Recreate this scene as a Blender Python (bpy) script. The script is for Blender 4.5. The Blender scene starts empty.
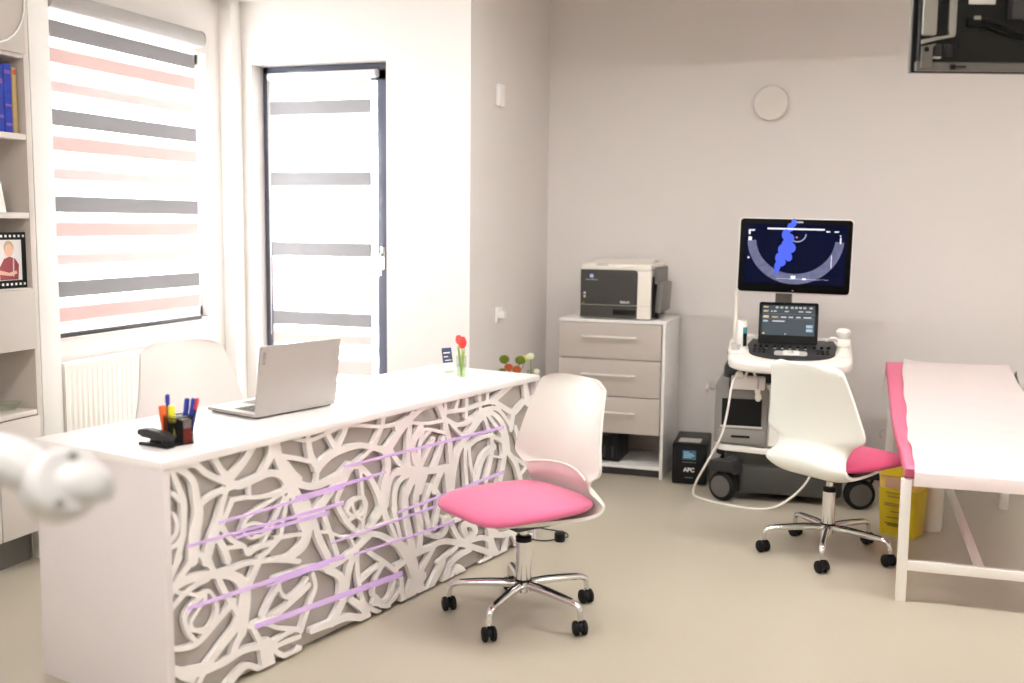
import bpy, bmesh, math, random
import numpy as np
from mathutils import Vector, Matrix
random.seed(7)
SC = bpy.context.scene
COL = SC.collection
PI = math.pi
R = math.radians

# ------------------------------------------------------------------ materials
MATS = {}
ES = 0.5**1.6      # screens keep their look when the exposure changes
def mat(name, color, rough=0.5, metal=0.0, noise=0.0, nscale=40, bump=0.0, coat=0.0, trans=0.0, emit=None, estr=0.0, spec=0.5, sheen=0.0, ior=1.45):
    if name in MATS: return MATS[name]
    m = bpy.data.materials.new(name); m.use_nodes = True
    nt = m.node_tree; b = nt.nodes['Principled BSDF']
    b.inputs['Base Color'].default_value = (*color, 1)
    b.inputs['Roughness'].default_value = rough
    b.inputs['Metallic'].default_value = metal
    b.inputs['Coat Weight'].default_value = coat
    b.inputs['Transmission Weight'].default_value = trans
    b.inputs['Specular IOR Level'].default_value = spec
    b.inputs['Sheen Weight'].default_value = sheen
    b.inputs['IOR'].default_value = ior
    if emit:
        b.inputs['Emission Color'].default_value = (*emit, 1); b.inputs['Emission Strength'].default_value = estr if name.startswith('lamp') else estr*ES
    if noise or bump:
        tc = nt.nodes.new('ShaderNodeTexCoord'); n = nt.nodes.new('ShaderNodeTexNoise')
        n.inputs['Scale'].default_value = nscale; n.inputs['Detail'].default_value = 4
        nt.links.new(tc.outputs['Object'], n.inputs['Vector'])
        if noise:
            mx = nt.nodes.new('ShaderNodeMix'); mx.data_type = 'RGBA'
            mx.inputs[6].default_value = (*[max(0, c*(1-noise)) for c in color], 1)
            mx.inputs[7].default_value = (*[min(1, c*(1+noise)) for c in color], 1)
            nt.links.new(n.outputs['Fac'], mx.inputs[0]); nt.links.new(mx.outputs[2], b.inputs['Base Color'])
        if bump:
            bp = nt.nodes.new('ShaderNodeBump'); bp.inputs['Strength'].default_value = bump; bp.inputs['Distance'].default_value = 0.002
            nt.links.new(n.outputs['Fac'], bp.inputs['Height']); nt.links.new(bp.outputs['Normal'], b.inputs['Normal'])
    MATS[name] = m
    return m

def srgb(r, g, b):
    f = lambda c: c/12.92 if c <= 0.04045 else ((c+0.055)/1.055)**2.4
    return tuple(f(v/255) for v in (r, g, b))

def blind_material(name, z_top, period, dark_h, pinks, offs=0.0, tr=0.55):
    """zebra fabric: opaque grey bands, blush bands and sheer white bands repeating downwards from z_top"""
    m = bpy.data.materials.new(name); m.use_nodes = True
    nt = m.node_tree; N = nt.nodes; L = nt.links
    N.remove(N['Principled BSDF']); out = N['Material Output']
    tc = N.new('ShaderNodeTexCoord'); sp = N.new('ShaderNodeSeparateXYZ'); L.new(tc.outputs['Object'], sp.inputs[0])
    a = N.new('ShaderNodeMath'); a.operation = 'SUBTRACT'; a.inputs[0].default_value = z_top; L.new(sp.outputs['Z'], a.inputs[1])
    d = N.new('ShaderNodeMath'); d.operation = 'DIVIDE'; L.new(a.outputs[0], d.inputs[0]); d.inputs[1].default_value = period
    fr = N.new('ShaderNodeMath'); fr.operation = 'FRACT'; L.new(d.outputs[0], fr.inputs[0])
    def ramp(stops):
        r = N.new('ShaderNodeValToRGB'); r.color_ramp.interpolation = 'LINEAR'
        el = r.color_ramp.elements
        el[0].position = stops[0][0]; el[0].color = (*stops[0][1], 1)
        el[1].position = stops[-1][0]; el[1].color = (*stops[-1][1], 1)
        for p_, c_ in stops[1:-1]:
            e = el.new(p_); e.color = (*c_, 1)
        L.new(fr.outputs[0], r.inputs[0]); return r
    h = dark_h/period
    grey = (0.235, 0.225, 0.235); white = (0.92, 0.91, 0.90)
    g_t = 0.045
    cs = [(0.0, grey), (h-0.005, grey), (h+0.012, white)]
    ts = [(0.0, (0.0,)*3), (h-0.005, (0.0,)*3), (h+0.012, (1.0,)*3)]
    us = [(0.0, (g_t,)*3), (h-0.005, (g_t,)*3), (h+0.012, (0.6,)*3)]
    for (p0, p1, c, t) in pinks:
        cs += [(p0-0.02, white), (p0+0.02, c), (p1-0.02, c), (p1+0.02, white)]
        ts += [(p0-0.02, (1.0,)*3), (p0+0.02, (0.0,)*3), (p1-0.02, (0.0,)*3), (p1+0.02, (1.0,)*3)]
        us += [(p0-0.02, (0.6,)*3), (p0+0.02, (t,)*3), (p1-0.02, (t,)*3), (p1+0.02, (0.6,)*3)]
    cs += [(0.992, white), (1.0, grey)]; ts += [(0.992, (1.0,)*3), (1.0, (0.0,)*3)]; us += [(0.992, (0.6,)*3), (1.0, (g_t,)*3)]
    rc = ramp(cs); rt = ramp(ts)
    w = N.new('ShaderNodeTexWave'); w.inputs['Scale'].default_value = 180; w.bands_direction = 'Z'
    L.new(tc.outputs['Object'], w.inputs['Vector'])
    bp = N.new('ShaderNodeBump'); bp.inputs['Strength'].default_value = 0.05; L.new(w.outputs['Fac'], bp.inputs['Height'])
    df = N.new('ShaderNodeBsdfDiffuse'); L.new(rc.outputs[0], df.inputs[0]); L.new(bp.outputs[0], df.inputs['Normal'])
    tl = N.new('ShaderNodeBsdfTranslucent'); L.new(rc.outputs[0], tl.inputs[0])
    tp = N.new('ShaderNodeBsdfTransparent')
    m1 = N.new('ShaderNodeMixShader'); L.new(df.outputs[0], m1.inputs[1]); L.new(tl.outputs[0], m1.inputs[2])
    ru = ramp(us); L.new(ru.outputs[0], m1.inputs[0])
    m2 = N.new('ShaderNodeMixShader'); L.new(m1.outputs[0], m2.inputs[1]); L.new(tp.outputs[0], m2.inputs[2])
    f2 = N.new('ShaderNodeMath'); f2.operation = 'MULTIPLY'; f2.inputs[1].default_value = tr; L.new(rt.outputs[0], f2.inputs[0])
    L.new(f2.outputs[0], m2.inputs[0])
    L.new(m2.outputs[0], out.inputs['Surface'])
    return m

# ------------------------------------------------------------------ mesh builder
class MB:
    def __init__(s): s.v = []; s.f = []; s.mi = []; s.pc = []
    def add(s, vs, fs, mi=0):
        s.pc.append((len(s.v), len(s.f)))
        o = len(s.v); s.v += [tuple(v) for v in vs]
        for f in fs: s.f.append([i+o for i in f]); s.mi.append(mi)
        return s
    def from_bm(s, bm, mi=0, M=None):
        if M is not None: bm.transform(M)
        bm.verts.index_update()
        s.add([v.co[:] for v in bm.verts], [[v.index for v in f.verts] for f in bm.faces], mi); bm.free(); return s
    def box(s, x0, x1, y0, y1, z0, z1, bev=0.0, seg=2, M=None, mi=0):
        bm = bmesh.new(); bmesh.ops.create_cube(bm, size=1)
        for v in bm.verts: v.co = Vector(((x0+x1)/2+v.co.x*(x1-x0), (y0+y1)/2+v.co.y*(y1-y0), (z0+z1)/2+v.co.z*(z1-z0)))
        if bev > 0:
            bev = min(bev, 0.49*min(abs(x1-x0), abs(y1-y0), abs(z1-z0)))
            bmesh.ops.bevel(bm, geom=bm.edges[:], offset=bev, segments=seg, profile=0.6, affect='EDGES')
        return s.from_bm(bm, mi, M)
    def prism(s, poly, d0, d1, axis='z', bev=0.0, M=None, mi=0, seg=2):
        """poly: 2-D outline; axis z -> (x,y), axis y -> (x,z), axis x -> (y,z)"""
        def P(p, d): return {'z': (p[0], p[1], d), 'y': (p[0], d, p[1]), 'x': (d, p[0], p[1])}[axis]
        bm = bmesh.new(); a = [bm.verts.new(P(p, d0)) for p in poly]; b = [bm.verts.new(P(p, d1)) for p in poly]
        n = len(poly); caps = [bm.faces.new(a[::-1]), bm.faces.new(b)]
        for i in range(n): bm.faces.new([a[i], a[(i+1) % n], b[(i+1) % n], b[i]])
        bmesh.ops.recalc_face_normals(bm, faces=bm.faces[:])
        if bev > 0:
            ed = set(e for f in caps for e in f.edges)
            bmesh.ops.bevel(bm, geom=list(ed), offset=bev, segments=seg, profile=0.6, affect='EDGES')
        return s.from_bm(bm, mi, M)
    def lathe(s, prof, n=24, M=None, mi=0, cap=True):
        """prof: list of (r, z) about the local z axis"""
        vs = []; fs = []
        for r, z in prof:
            for k in range(n):
                a = 2*PI*k/n; vs.append(Vector((r*math.cos(a), r*math.sin(a), z)))
        for i in range(len(prof)-1):
            for k in range(n):
                k2 = (k+1) % n; fs.append([i*n+k, i*n+k2, (i+1)*n+k2, (i+1)*n+k])
        if cap:
            fs.append([k for k in range(n)][::-1]); fs.append([(len(prof)-1)*n+k for k in range(n)])
        if M is not None: vs = [M @ v for v in vs]
        return s.add(vs, fs, mi)
    def tube(s, pts, r, n=10, mi=0, squash=None, smooth=True):
        pts = [Vector(p) for p in pts]
        if smooth and len(pts) > 2: pts = spline(pts, 6)
        m = len(pts); rs = r if isinstance(r, (list, tuple)) else [r]*m
        if len(rs) != m: rs = list(np.interp(np.linspace(0, 1, m), np.linspace(0, 1, len(rs)), rs))
        vs = []; fs = []; up = None
        for i in range(m):
            t = (pts[min(i+1, m-1)]-pts[max(i-1, 0)]).normalized()
            if up is None:
                up = Vector((0, 0, 1)) if abs(t.z) < 0.9 else Vector((1, 0, 0))
            x = t.cross(up).normalized(); y = x.cross(t).normalized(); up = y
            for k in range(n):
                a = 2*PI*k/n; sx, sy = squash or (1, 1)
                vs.append(pts[i]+x*(rs[i]*sx*math.cos(a))+y*(rs[i]*sy*math.sin(a)))
        for i in range(m-1):
            for k in range(n):
                k2 = (k+1) % n; fs.append([i*n+k, i*n+k2, (i+1)*n+k2, (i+1)*n+k])
        fs.append([k for k in range(n)][::-1]); fs.append([(m-1)*n+k for k in range(n)])
        return s.add(vs, fs, mi)
    def grid(s, fn, nu, nv, mi=0, closed_u=False):
        vs = [fn(i/(nu if closed_u else nu-1), j/(nv-1)) for i in range(nu) for j in range(nv)]; fs = []
        for i in range(nu if closed_u else nu-1):
            for j in range(nv-1):
                i2 = (i+1) % nu; fs.append([i*nv+j, i2*nv+j, i2*nv+j+1, i*nv+j+1])
        return s.add(vs, fs, mi)
    def ball(s, c, r, n=12, mi=0, scale=(1, 1, 1), M=None):
        bm = bmesh.new(); bmesh.ops.create_uvsphere(bm, u_segments=n*2, v_segments=n, radius=1)
        for v in bm.verts: v.co = Vector((c[0]+v.co.x*r*scale[0], c[1]+v.co.y*r*scale[1], c[2]+v.co.z*r*scale[2]))
        return s.from_bm(bm, mi, M)
    def parts(s, name, *a, **k):
        """each added piece becomes an object of its own"""
        ends = s.pc[1:]+[(len(s.v), len(s.f))]; out = []
        for (v0, f0), (v1, f1) in zip(s.pc, ends):
            m = MB(); m.add(s.v[v0:v1], [[i-v0 for i in f] for f in s.f[f0:f1]]); out.append(m.build(name, *a, **k))
        return out
    def build(s, name, mats, parent=None, loc=(0, 0, 0), rotz=0.0, smooth=35, fix=True):
        me = bpy.data.meshes.new(name); me.from_pydata(s.v, [], s.f); me.update()
        ms = mats if isinstance(mats, (list, tuple)) else [mats]
        for m in ms: me.materials.append(m)
        if len(ms) > 1: me.polygons.foreach_set('material_index', s.mi)
        if fix:
            bm = bmesh.new(); bm.from_mesh(me); bmesh.ops.recalc_face_normals(bm, faces=bm.faces[:]); bm.to_mesh(me); bm.free()
        if smooth:
            me.shade_smooth(); me.set_sharp_from_angle(angle=R(smooth))
        o = bpy.data.objects.new(name, me); COL.objects.link(o)
        o.location = loc; o.rotation_euler = (0, 0, rotz)
        if parent is not None: o.parent = parent
        return o

def spline(pts, k):
    out = []
    n = len(pts)
    for i in range(n-1):
        p0, p1, p2, p3 = pts[max(i-1, 0)], pts[i], pts[i+1], pts[min(i+2, n-1)]
        for j in range(k):
            t = j/k
            out.append(0.5*((2*p1)+(-p0+p2)*t+(2*p0-5*p1+4*p2-p3)*t*t+(-p0+3*p1-3*p2+p3)*t**3))
    out.append(pts[-1]); return out

def rrect(x0, x1, y0, y1, r, n=5):
    P = []
    for cx, cy, a0 in ((x1-r, y1-r, 0), (x0+r, y1-r, 90), (x0+r, y0+r, 180), (x1-r, y0+r, 270)):
        for k in range(n+1):
            a = R(a0+90*k/n); P.append((cx+r*math.cos(a), cy+r*math.sin(a)))
    return P

def rot(ax, deg, at=(0, 0, 0)):
    return Matrix.Translation(Vector(at)) @ Matrix.Rotation(R(deg), 4, ax) @ Matrix.Translation(-Vector(at))
def T(x, y, z): return Matrix.Translation((x, y, z))

def tag(o, label, cat, group=None, kind=None):
    o['label'] = label; o['category'] = cat
    if group: o['group'] = group
    if kind: o['kind'] = kind
    return o
def thing(name, label, cat, loc=(0, 0, 0), rotz=0.0, group=None):
    o = bpy.data.objects.new(name, None); COL.objects.link(o); o.empty_display_size = 0.05
    o.location = loc; o.rotation_euler = (0, 0, rotz)
    return tag(o, label, cat, group)
def struct(o, label=None, cat=None):
    o['kind'] = 'structure'
    if label: o['label'] = label
    if cat: o['category'] = cat
    return o
def copy_tree(o, parent=None):
    c = o.copy(); COL.objects.link(c)
    if parent is not None: c.parent = parent
    for ch in list(o.children): copy_tree(ch, c)
    return c
def text(name, body, size, mat_, parent, loc, rote, ext=0.0004, align='CENTER'):
    cu = bpy.data.curves.new(name, 'FONT'); cu.body = body; cu.size = size; cu.offset = size*.03; cu.extrude = ext
    cu.align_x = align; cu.align_y = 'CENTER'
    tmp = bpy.data.objects.new(name, cu); COL.objects.link(tmp)
    bpy.context.view_layer.update()
    me = bpy.data.meshes.new_from_object(tmp.evaluated_get(bpy.context.evaluated_depsgraph_get()))
    bpy.data.objects.remove(tmp)
    me.name = name; me.materials.clear(); me.materials.append(mat_)
    o = bpy.data.objects.new(name, me); COL.objects.link(o); o.parent = parent; o.location = loc; o.rotation_euler = rote
    return o
# ------------------------------------------------------------------ materials in use
M_wall = mat('wall_paint', (0.745, 0.71, 0.69), 0.75, noise=0.02, nscale=3, bump=0.03)
M_ceil = mat('ceiling_paint', (0.84, 0.83, 0.81), 0.8)
M_white = mat('white_laminate', (0.85, 0.84, 0.83), 0.35, noise=0.01, nscale=8)
M_trim = mat('white_trim', (0.84, 0.82, 0.80), 0.5)
M_desk = mat('desk_white_laminate', (0.86, 0.83, 0.82), 0.28)
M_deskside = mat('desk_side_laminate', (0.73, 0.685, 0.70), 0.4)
M_deskgrey = mat('desk_grey_panel', (0.45, 0.415, 0.39), 0.35, noise=0.03, nscale=12)
M_led = mat('violet_led_acrylic', (0.75, 0.58, 0.85), 0.3, emit=(0.72, 0.38, 0.95), estr=0.19)
def see_through(m, fac):
    N = m.node_tree.nodes; L = m.node_tree.links; t_ = N.new('ShaderNodeBsdfTransparent'); x_ = N.new('ShaderNodeMixShader'); x_.inputs[0].default_value = fac
    L.new(N['Principled BSDF'].outputs[0], x_.inputs[1]); L.new(t_.outputs[0], x_.inputs[2]); L.new(x_.outputs[0], N['Material Output'].inputs['Surface'])
see_through(M_led, .35)
M_greige = mat('greige_laminate', (0.50, 0.455, 0.42), 0.42, noise=0.015, nscale=10)
M_book_side = mat('bookcase_laminate', (0.62, 0.57, 0.53), 0.5)
M_black = mat('black_plastic', (0.007, 0.007, 0.0075), 0.4, spec=0.25)
M_softblack = mat('soft_black_rubber', (0.011, 0.011, 0.011), 0.6, spec=0.2)
M_charcoal = mat('charcoal_plastic', (0.032, 0.032, 0.034), 0.45, spec=0.3)
M_dgrey = mat('dark_grey_plastic', (0.065, 0.065, 0.068), 0.45, spec=0.3)
M_mgrey = mat('mid_grey_plastic', (0.17, 0.163, 0.152), 0.45)
M_lgrey = mat('light_grey_plastic', (0.55, 0.53, 0.51), 0.45)
M_chrome = mat('chrome', (0.80, 0.80, 0.80), 0.09, metal=1.0)
M_handle = mat('satin_handle', (0.80, 0.78, 0.74), 0.35, metal=0.25)
M_cass = mat('blind_cassette_grey', (0.40, 0.385, 0.375), 0.45)
M_steel = mat('brushed_steel', (0.62, 0.60, 0.58), 0.32, metal=1.0)
M_shell = mat('chair_white_plastic', (0.83, 0.835, 0.785), 0.38)
M_pink = mat('pink_seat_fabric', (0.69, 0.145, 0.285), 0.85, noise=0.06, nscale=160, bump=0.25, sheen=0.3)
M_pinkshaded = mat('shaded_pink_seat_fabric', (0.60, 0.065, 0.17), 0.85, noise=0.06, nscale=160, bump=0.25, sheen=0.2)  # darker copy of the seat pink, with shade put into the colour
M_pinkvinyl = mat('pink_vinyl', (0.76, 0.18, 0.30), 0.45, noise=0.02, nscale=20)
M_paper = mat('exam_paper', (0.76, 0.675, 0.66), 0.75, noise=0.01, nscale=30, bump=0.05)  # pink bounce from the mattress is put into the paper colour
M_bedwhite = mat('bed_white_enamel', (0.84, 0.81, 0.77), 0.35)
M_cream = mat('cream_plastic', (0.82, 0.785, 0.71), 0.42)
M_uswhite = mat('clinic_white_plastic', (0.84, 0.82, 0.78), 0.33)
M_yellow = mat('yellow_bin_plastic', (0.62, 0.46, 0.015), 0.4, noise=0.05, nscale=18)
M_frame = mat('anthracite_frame', (0.10, 0.11, 0.155), 0.22, coat=0.4)  # slight blue of a reflection is put into the frame colour
def thin_glass(name='window_glass', tint=(.95, .97, .97), refl=.05):
    m = bpy.data.materials.new(name); m.use_nodes = True; nt = m.node_tree; N = nt.nodes; N.remove(N['Principled BSDF'])
    tp = N.new('ShaderNodeBsdfTransparent'); tp.inputs[0].default_value = (*tint, 1); g = N.new('ShaderNodeBsdfGlossy'); g.inputs['Roughness'].default_value = .01
    x = N.new('ShaderNodeMixShader'); x.inputs[0].default_value = refl
    nt.links.new(tp.outputs[0], x.inputs[1]); nt.links.new(g.outputs[0], x.inputs[2]); nt.links.new(x.outputs[0], N['Material Output'].inputs['Surface'])
    return m
M_glass = thin_glass()
M_clear = thin_glass('clear_glass', (.93, .97, .93), .07)
M_rad = mat('radiator_enamel', (0.84, 0.80, 0.755), 0.35)
M_silver = mat('laptop_silver', (0.52, 0.49, 0.47), 0.38, metal=0.5)
M_paperwhite = mat('paper_white', (0.86, 0.86, 0.85), 0.7)
M_green = mat('leaf_green', (0.20, 0.36, 0.03), 0.55)
M_red = mat('tulip_red', (0.80, 0.055, 0.04), 0.5)
M_cable = mat('white_cable', (0.78, 0.76, 0.71), 0.45)

def floor_material():
    m = bpy.data.materials.new('beige_vinyl'); m.use_nodes = True
    nt = m.node_tree; N = nt.nodes; L = nt.links; b = N['Principled BSDF']
    tc = N.new('ShaderNodeTexCoord')
    n1 = N.new('ShaderNodeTexNoise'); n1.inputs['Scale'].default_value = 220; n1.inputs['Detail'].default_value = 3
    n2 = N.new('ShaderNodeTexNoise'); n2.inputs['Scale'].default_value = 1.3; n2.inputs['Detail'].default_value = 3
    L.new(tc.outputs['Object'], n1.inputs['Vector']); L.new(tc.outputs['Object'], n2.inputs['Vector'])
    r = N.new('ShaderNodeValToRGB'); r.color_ramp.elements[0].position = 0.3; r.color_ramp.elements[0].color = (0.43, 0.39, 0.31, 1)
    r.color_ramp.elements[1].position = 0.7; r.color_ramp.elements[1].color = (0.48, 0.435, 0.35, 1)
    L.new(n1.outputs['Fac'], r.inputs[0]); L.new(r.outputs[0], b.inputs['Base Color'])
    rr = N.new('ShaderNodeMapRange'); rr.inputs[3].default_value = 0.30; rr.inputs[4].default_value = 0.40
    L.new(n2.outputs['Fac'], rr.inputs[0]); L.new(rr.outputs[0], b.inputs['Roughness'])
    bp = N.new('ShaderNodeBump'); bp.inputs['Strength'].default_value = 0.02; L.new(n1.outputs['Fac'], bp.inputs['Height']); L.new(bp.outputs[0], b.inputs['Normal'])
    return m
M_floor = floor_material()

# ------------------------------------------------------------------ the room
XW, YD, XR, YB, ZC = -3.55, 5.271, -2.078, 6.66, 3.0
XE, YS, XN = 2.7, -2.4, -3.86
struct(MB().box(-4.0, XE+.15, YS-.15, YB+.2, -0.12, 0).build('floor', M_floor, smooth=0))
struct(MB().box(-4.0, XE+.15, YS-.15, YB+.2, ZC, ZC+.12).build('ceiling', M_ceil, smooth=0))
struct(MB().box(XR-.2, XE+.15, YB, YB+.15, 0, ZC).build('wall_back', M_wall, smooth=0))
struct(MB().box(XR-.2, XR, YD, YB, 0, ZC).build('wall_return', M_wall, smooth=0))
struct(MB().box(XE, XE+.15, YS, YB, 0, ZC).build('wall_right', M_wall, smooth=0))
struct(MB().box(-4.0, XE+.15, YS-.15, YS, 0, ZC).build('wall_front', M_wall, smooth=0))
DX0, DX1, DZ = -3.409, -2.568, 2.392           # balcony door opening
w = MB(); w.box(-3.85, DX0, YD, YD+.25, 0, ZC); w.box(DX1, XR-.2, YD, YD+.25, 0, ZC); w.box(DX0, DX1, YD, YD+.25, DZ, ZC)
struct(w.build('wall_door', M_wall, smooth=0))
WY0, WY1, WZ0, WZ1 = 3.80, 5.04, 0.985, 2.42   # window opening
w = MB(); w.box(-3.85, XW, 3.66, WY0, 0, ZC); w.box(-3.85, XW, WY1, YD, 0, ZC); w.box(-3.85, XW, WY0, WY1, 0, WZ0); w.box(-3.85, XW, WY0, WY1, WZ1, ZC)
struct(w.build('wall_left', M_wall, smooth=0))
struct(MB().box(-4.0, XN, YS, 3.66, 0, ZC).build('wall_niche', M_wall, smooth=0))
struct(MB().box(XW, -3.471, YD-.10, YD, 0, ZC, 0.004).build('trim_1', M_trim))      # boxed pipe in the corner
struct(MB().box(XW, -3.46, 3.665, 3.785, 0, ZC, 0.004).build('trim_2', M_trim))     # white pier beside the bookcase
struct(MB().box(-3.47, -3.20, YD-.35, YD, 2.74, ZC).build('trim_3', M_ceil, smooth=0))   # lowered box at the ceiling corner
struct(MB().box(-1.62, XE, 5.45, 5.55, 2.725, ZC).build('shade_beam', M_ceil, smooth=0))    # unseen beam, added to shade the top of the back wall
struct(MB().box(XR, XE, YB-.012, YB, 0, 0.06, 0.003).build('baseboard_back', M_wall))
struct(MB().box(XR, XR+.012, YD, YB, 0, 0.06, 0.003).build('baseboard_return', M_wall))

# window_1: frame, pane, sill
wf = MB()
for a in ((WY0, WY0+.06, WZ0, WZ1), (WY1-.04, WY1, WZ0, WZ1), (WY0, WY1, WZ0, WZ0+.06), (WY0, WY1, WZ1-.06, WZ1)):
    wf.box(-3.66, -3.60, a[0], a[1], a[2], a[3], 0.006)
o = struct(wf.build('window_1', M_trim))
MB().box(-3.633, -3.627, WY0+.03, WY1-.03, WZ0+.03, WZ1-.03).build('pane', M_glass, o, smooth=0)
MB().box(-3.60, -3.546, 3.79, 5.045, 0.965, 0.985, 0.003).build('window_sill', M_trim, o)
# door_1: dark framed glazed balcony door
FY = YD+.12
o = bpy.data.objects.new('door_1', None); COL.objects.link(o); struct(o)
fr = MB()
fr.box(DX0, DX0+.035, FY, FY+.07, 0, DZ, .004); fr.box(DX1-.035, DX1, FY, FY+.07, 0, DZ, .004); fr.box(DX0, DX1, FY, FY+.07, DZ-.04, DZ, .004)
fr.build('door_frame', M_frame, o)
lf = MB()
lf.box(DX0+.035, DX0+.10, FY-.02, FY+.05, 0.02, DZ-.04, .005); lf.box(DX1-.105, DX1-.035, FY-.02, FY+.05, 0.02, DZ-.04, .005)
lf.box(DX0+.035, DX1-.035, FY-.02, FY+.05, DZ-.10, DZ-.04, .005); lf.box(DX0+.035, DX1-.035, FY-.02, FY+.05, 0.02, 0.12, .005)
lf.build('door_leaf', M_frame, o)
MB().box(DX0+.08, DX1-.08, FY+.015, FY+.021, 0.10, DZ-.08).build('pane', M_glass, o, smooth=0)
h = MB(); h.box(DX1-.085, DX1-.055, FY-.028, FY-.018, 1.25, 1.38, .004)
h.lathe([(0.011, 0), (0.011, .04)], 14, M=T(DX1-.07, FY-.02, 1.335) @ Matrix.Rotation(R(90), 4, 'X'))
h.tube([(DX1-.07, FY-.055, 1.335), (DX1-.07, FY-.058, 1.30), (DX1-.07, FY-.056, 1.22)], 0.010, 10)
h.build('door_handle', M_chrome, o)

# ------------------------------------------------------------------ blinds
def zebra_blind(name, label, length, drop, mat_, cass_r, rail_mat, loc, rotz, group=None, side_guides=False):
    """local x along the width, -y towards the room, z=0 at the fabric's top"""
    t = thing(name, label, 'window blind', loc, rotz)
    c = MB(); c.prism(rrect(-cass_r*1.15, cass_r*1.15, -cass_r, cass_r, cass_r*.85, 6), .0, length+.03, 'x', .004)
    c.build('cassette', M_cass if not side_guides else M_trim, t, loc=(0, 0, cass_r*.9))
    e = MB()
    for x in (-.006, length+.03): e.prism(rrect(-cass_r*1.2, cass_r*1.2, -cass_r*1.05, cass_r*1.05, cass_r*.9, 6), x, x+.006, 'x')
    e.parts('end_cap', M_cass, t, loc=(0, 0, cass_r*.9))
    f = MB(); f.grid(lambda u, v: (u*length, 0.004*math.sin(3*u)*v, -drop*v), 8, 40)
    f.build('fabric', mat_, t, fix=False)
    rl = MB(); rl.prism(rrect(-.008, .008, -.011, .011, .007, 4), .0, length+.004, 'x', .002)
    rl.build('bottom_rail', rail_mat, t, loc=(0, 0, -drop-.008))
    return t
M_blind = blind_material('zebra_fabric_blush', -0.05, 0.383, 0.072, [(0.29, 0.49, (0.66, 0.47, 0.45), 0.022), (0.66, 0.82, (0.66, 0.53, 0.52), 0.028)])
M_blind2 = blind_material('zebra_fabric_pale', -0.12, 0.397, 0.076, [(0.30, 0.46, (0.62, 0.48, 0.46), 0.026), (0.66, 0.90, (0.62, 0.52, 0.505), 0.026)])
# big window blind hangs on the wall face: its width runs along +Y
zebra_blind('zebra_roller_blind', 'wide zebra roller blind with grey and blush bands over the window above the radiator', 1.065, 1.435, M_blind, 0.042, M_dgrey, (-3.49, 3.795, 2.435), R(90))
zebra_blind('zebra_roller_blind', 'narrow zebra roller blind hung on the dark framed balcony door', 0.640, 2.02, M_blind2, 0.020, M_trim, (-3.330, FY-.055, 2.31), 0, side_guides=True)
t = thing('bead_chain', 'thin white control chain hanging at the left edge of the door blind', 'blind chain', (-3.347, FY-.05, 2.31))
MB().tube([(0, 0, 0), (0.001, 0, -.7), (0, 0, -1.45)], 0.0022, 6).tube([(0.012, -.004, 0), (0.011, -.004, -.7), (0, 0, -1.45)], 0.0022, 6).build('chain', M_lgrey, t)

# ------------------------------------------------------------------ radiator
t = thing('panel_radiator', 'white ribbed panel radiator fixed to the wall under the window', 'radiator', (-3.55, 3.80, 0.16))
g = MB()
def radfront(u, v):
    y = u*1.06; k = (y/0.0333) % 1.0
    dep = 0.002*(1 if 0.18 < k < 0.82 else 0)
    ed = min(v, 1-v)*.70
    if ed < 0.03: dep = 0.004
    return (0.092+dep, y, v*.70)
g.grid(radfront, 256, 28)
g.box(0.03, 0.0925, 0, 1.06, 0, 0.70, .004)
g.build('front_panel', M_rad, t, smooth=50)
tg = MB()
for k in range(30): tg.box(0.032, 0.088, 0.02+k*.035, 0.037+k*.035, 0.698, 0.706, .001)
tg.build('top_grille', M_rad, t)
MB().box(0.02, 0.098, -.006, 0.002, 0, .71, .003).box(0.02, 0.098, 1.058, 1.066, 0, .71, .003).parts('side_cover', M_rad, t)
br = MB()
for y in (.18, .88): br.box(0.002, 0.03, y, y+.04, .1, .6, .002)
br.parts('wall_bracket', M_lgrey, t)
v = MB(); v.lathe([(.008, 0), (.008, .03), (.02, .034), (.022, .09), (.018, .10)], 16, M=T(0.06, 1.066, 0.655) @ Matrix.Rotation(R(-90), 4, 'X'))
v.build('thermostat_valve', M_white, t)
p = MB(); p.tube([(0.06, 1.085, 0.65), (0.06, 1.085, .3), (0.06, 1.085, -.159)], 0.008, 10, smooth=False); p.build('pipe', M_white, t)

# ------------------------------------------------------------------ bookcase
BX, BY = -3.46, 3.66
t = thing('bookcase', 'tall greige bookcase with open shelves beside the window, at the photo edge', 'bookcase', (BX, BY, 0))
b = MB()
b.box(-.38, 0, -.03, 0, .15, 2.995, .002); b.box(-.38, 0, -.90, -.87, .15, 2.995, .002)
b.box(-.385, -.365, -.88, -.02, .15, 2.995)
for z0, z1 in ((2.965, 2.995), (2.19, 2.215), (1.85, 1.875), (1.518, 1.543), (1.19, 1.222), (.955, .97), (.667, .69), (.15, .175)):
    b.box(-.37, -.002, -.87, -.03, z0, z1, .002)
b.build('carcass', M_book_side, t)
d = MB().box(-.002, .016, -.868, -.032, 2.205, 2.99, .003).build('cupboard_door', M_greige, t)
arc = MB(); arc.tube([(0.018, -.21+.18*math.cos(a), 2.43+.20*math.sin(a)) for a in [2*PI*k/28 for k in range(29)]], .004, 8, smooth=False); arc.build('ring_ornament', M_white, d)
d = MB().box(-.002, .016, -.868, -.032, .958, 1.216, .003).build('drawer', M_greige, t)
for y0, y1 in ((-.868, -.272), (-.266, -.032)):
    MB().box(-.002, .016, y0, y1, .155, .664, .003).build('cupboard_door', M_book_side, t)
MB().box(-.34, -.085, -.27, -.02, 0, .15).box(-.34, -.31, -.88, -.27, 0, .15).parts('plinth', M_mgrey, t)
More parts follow.
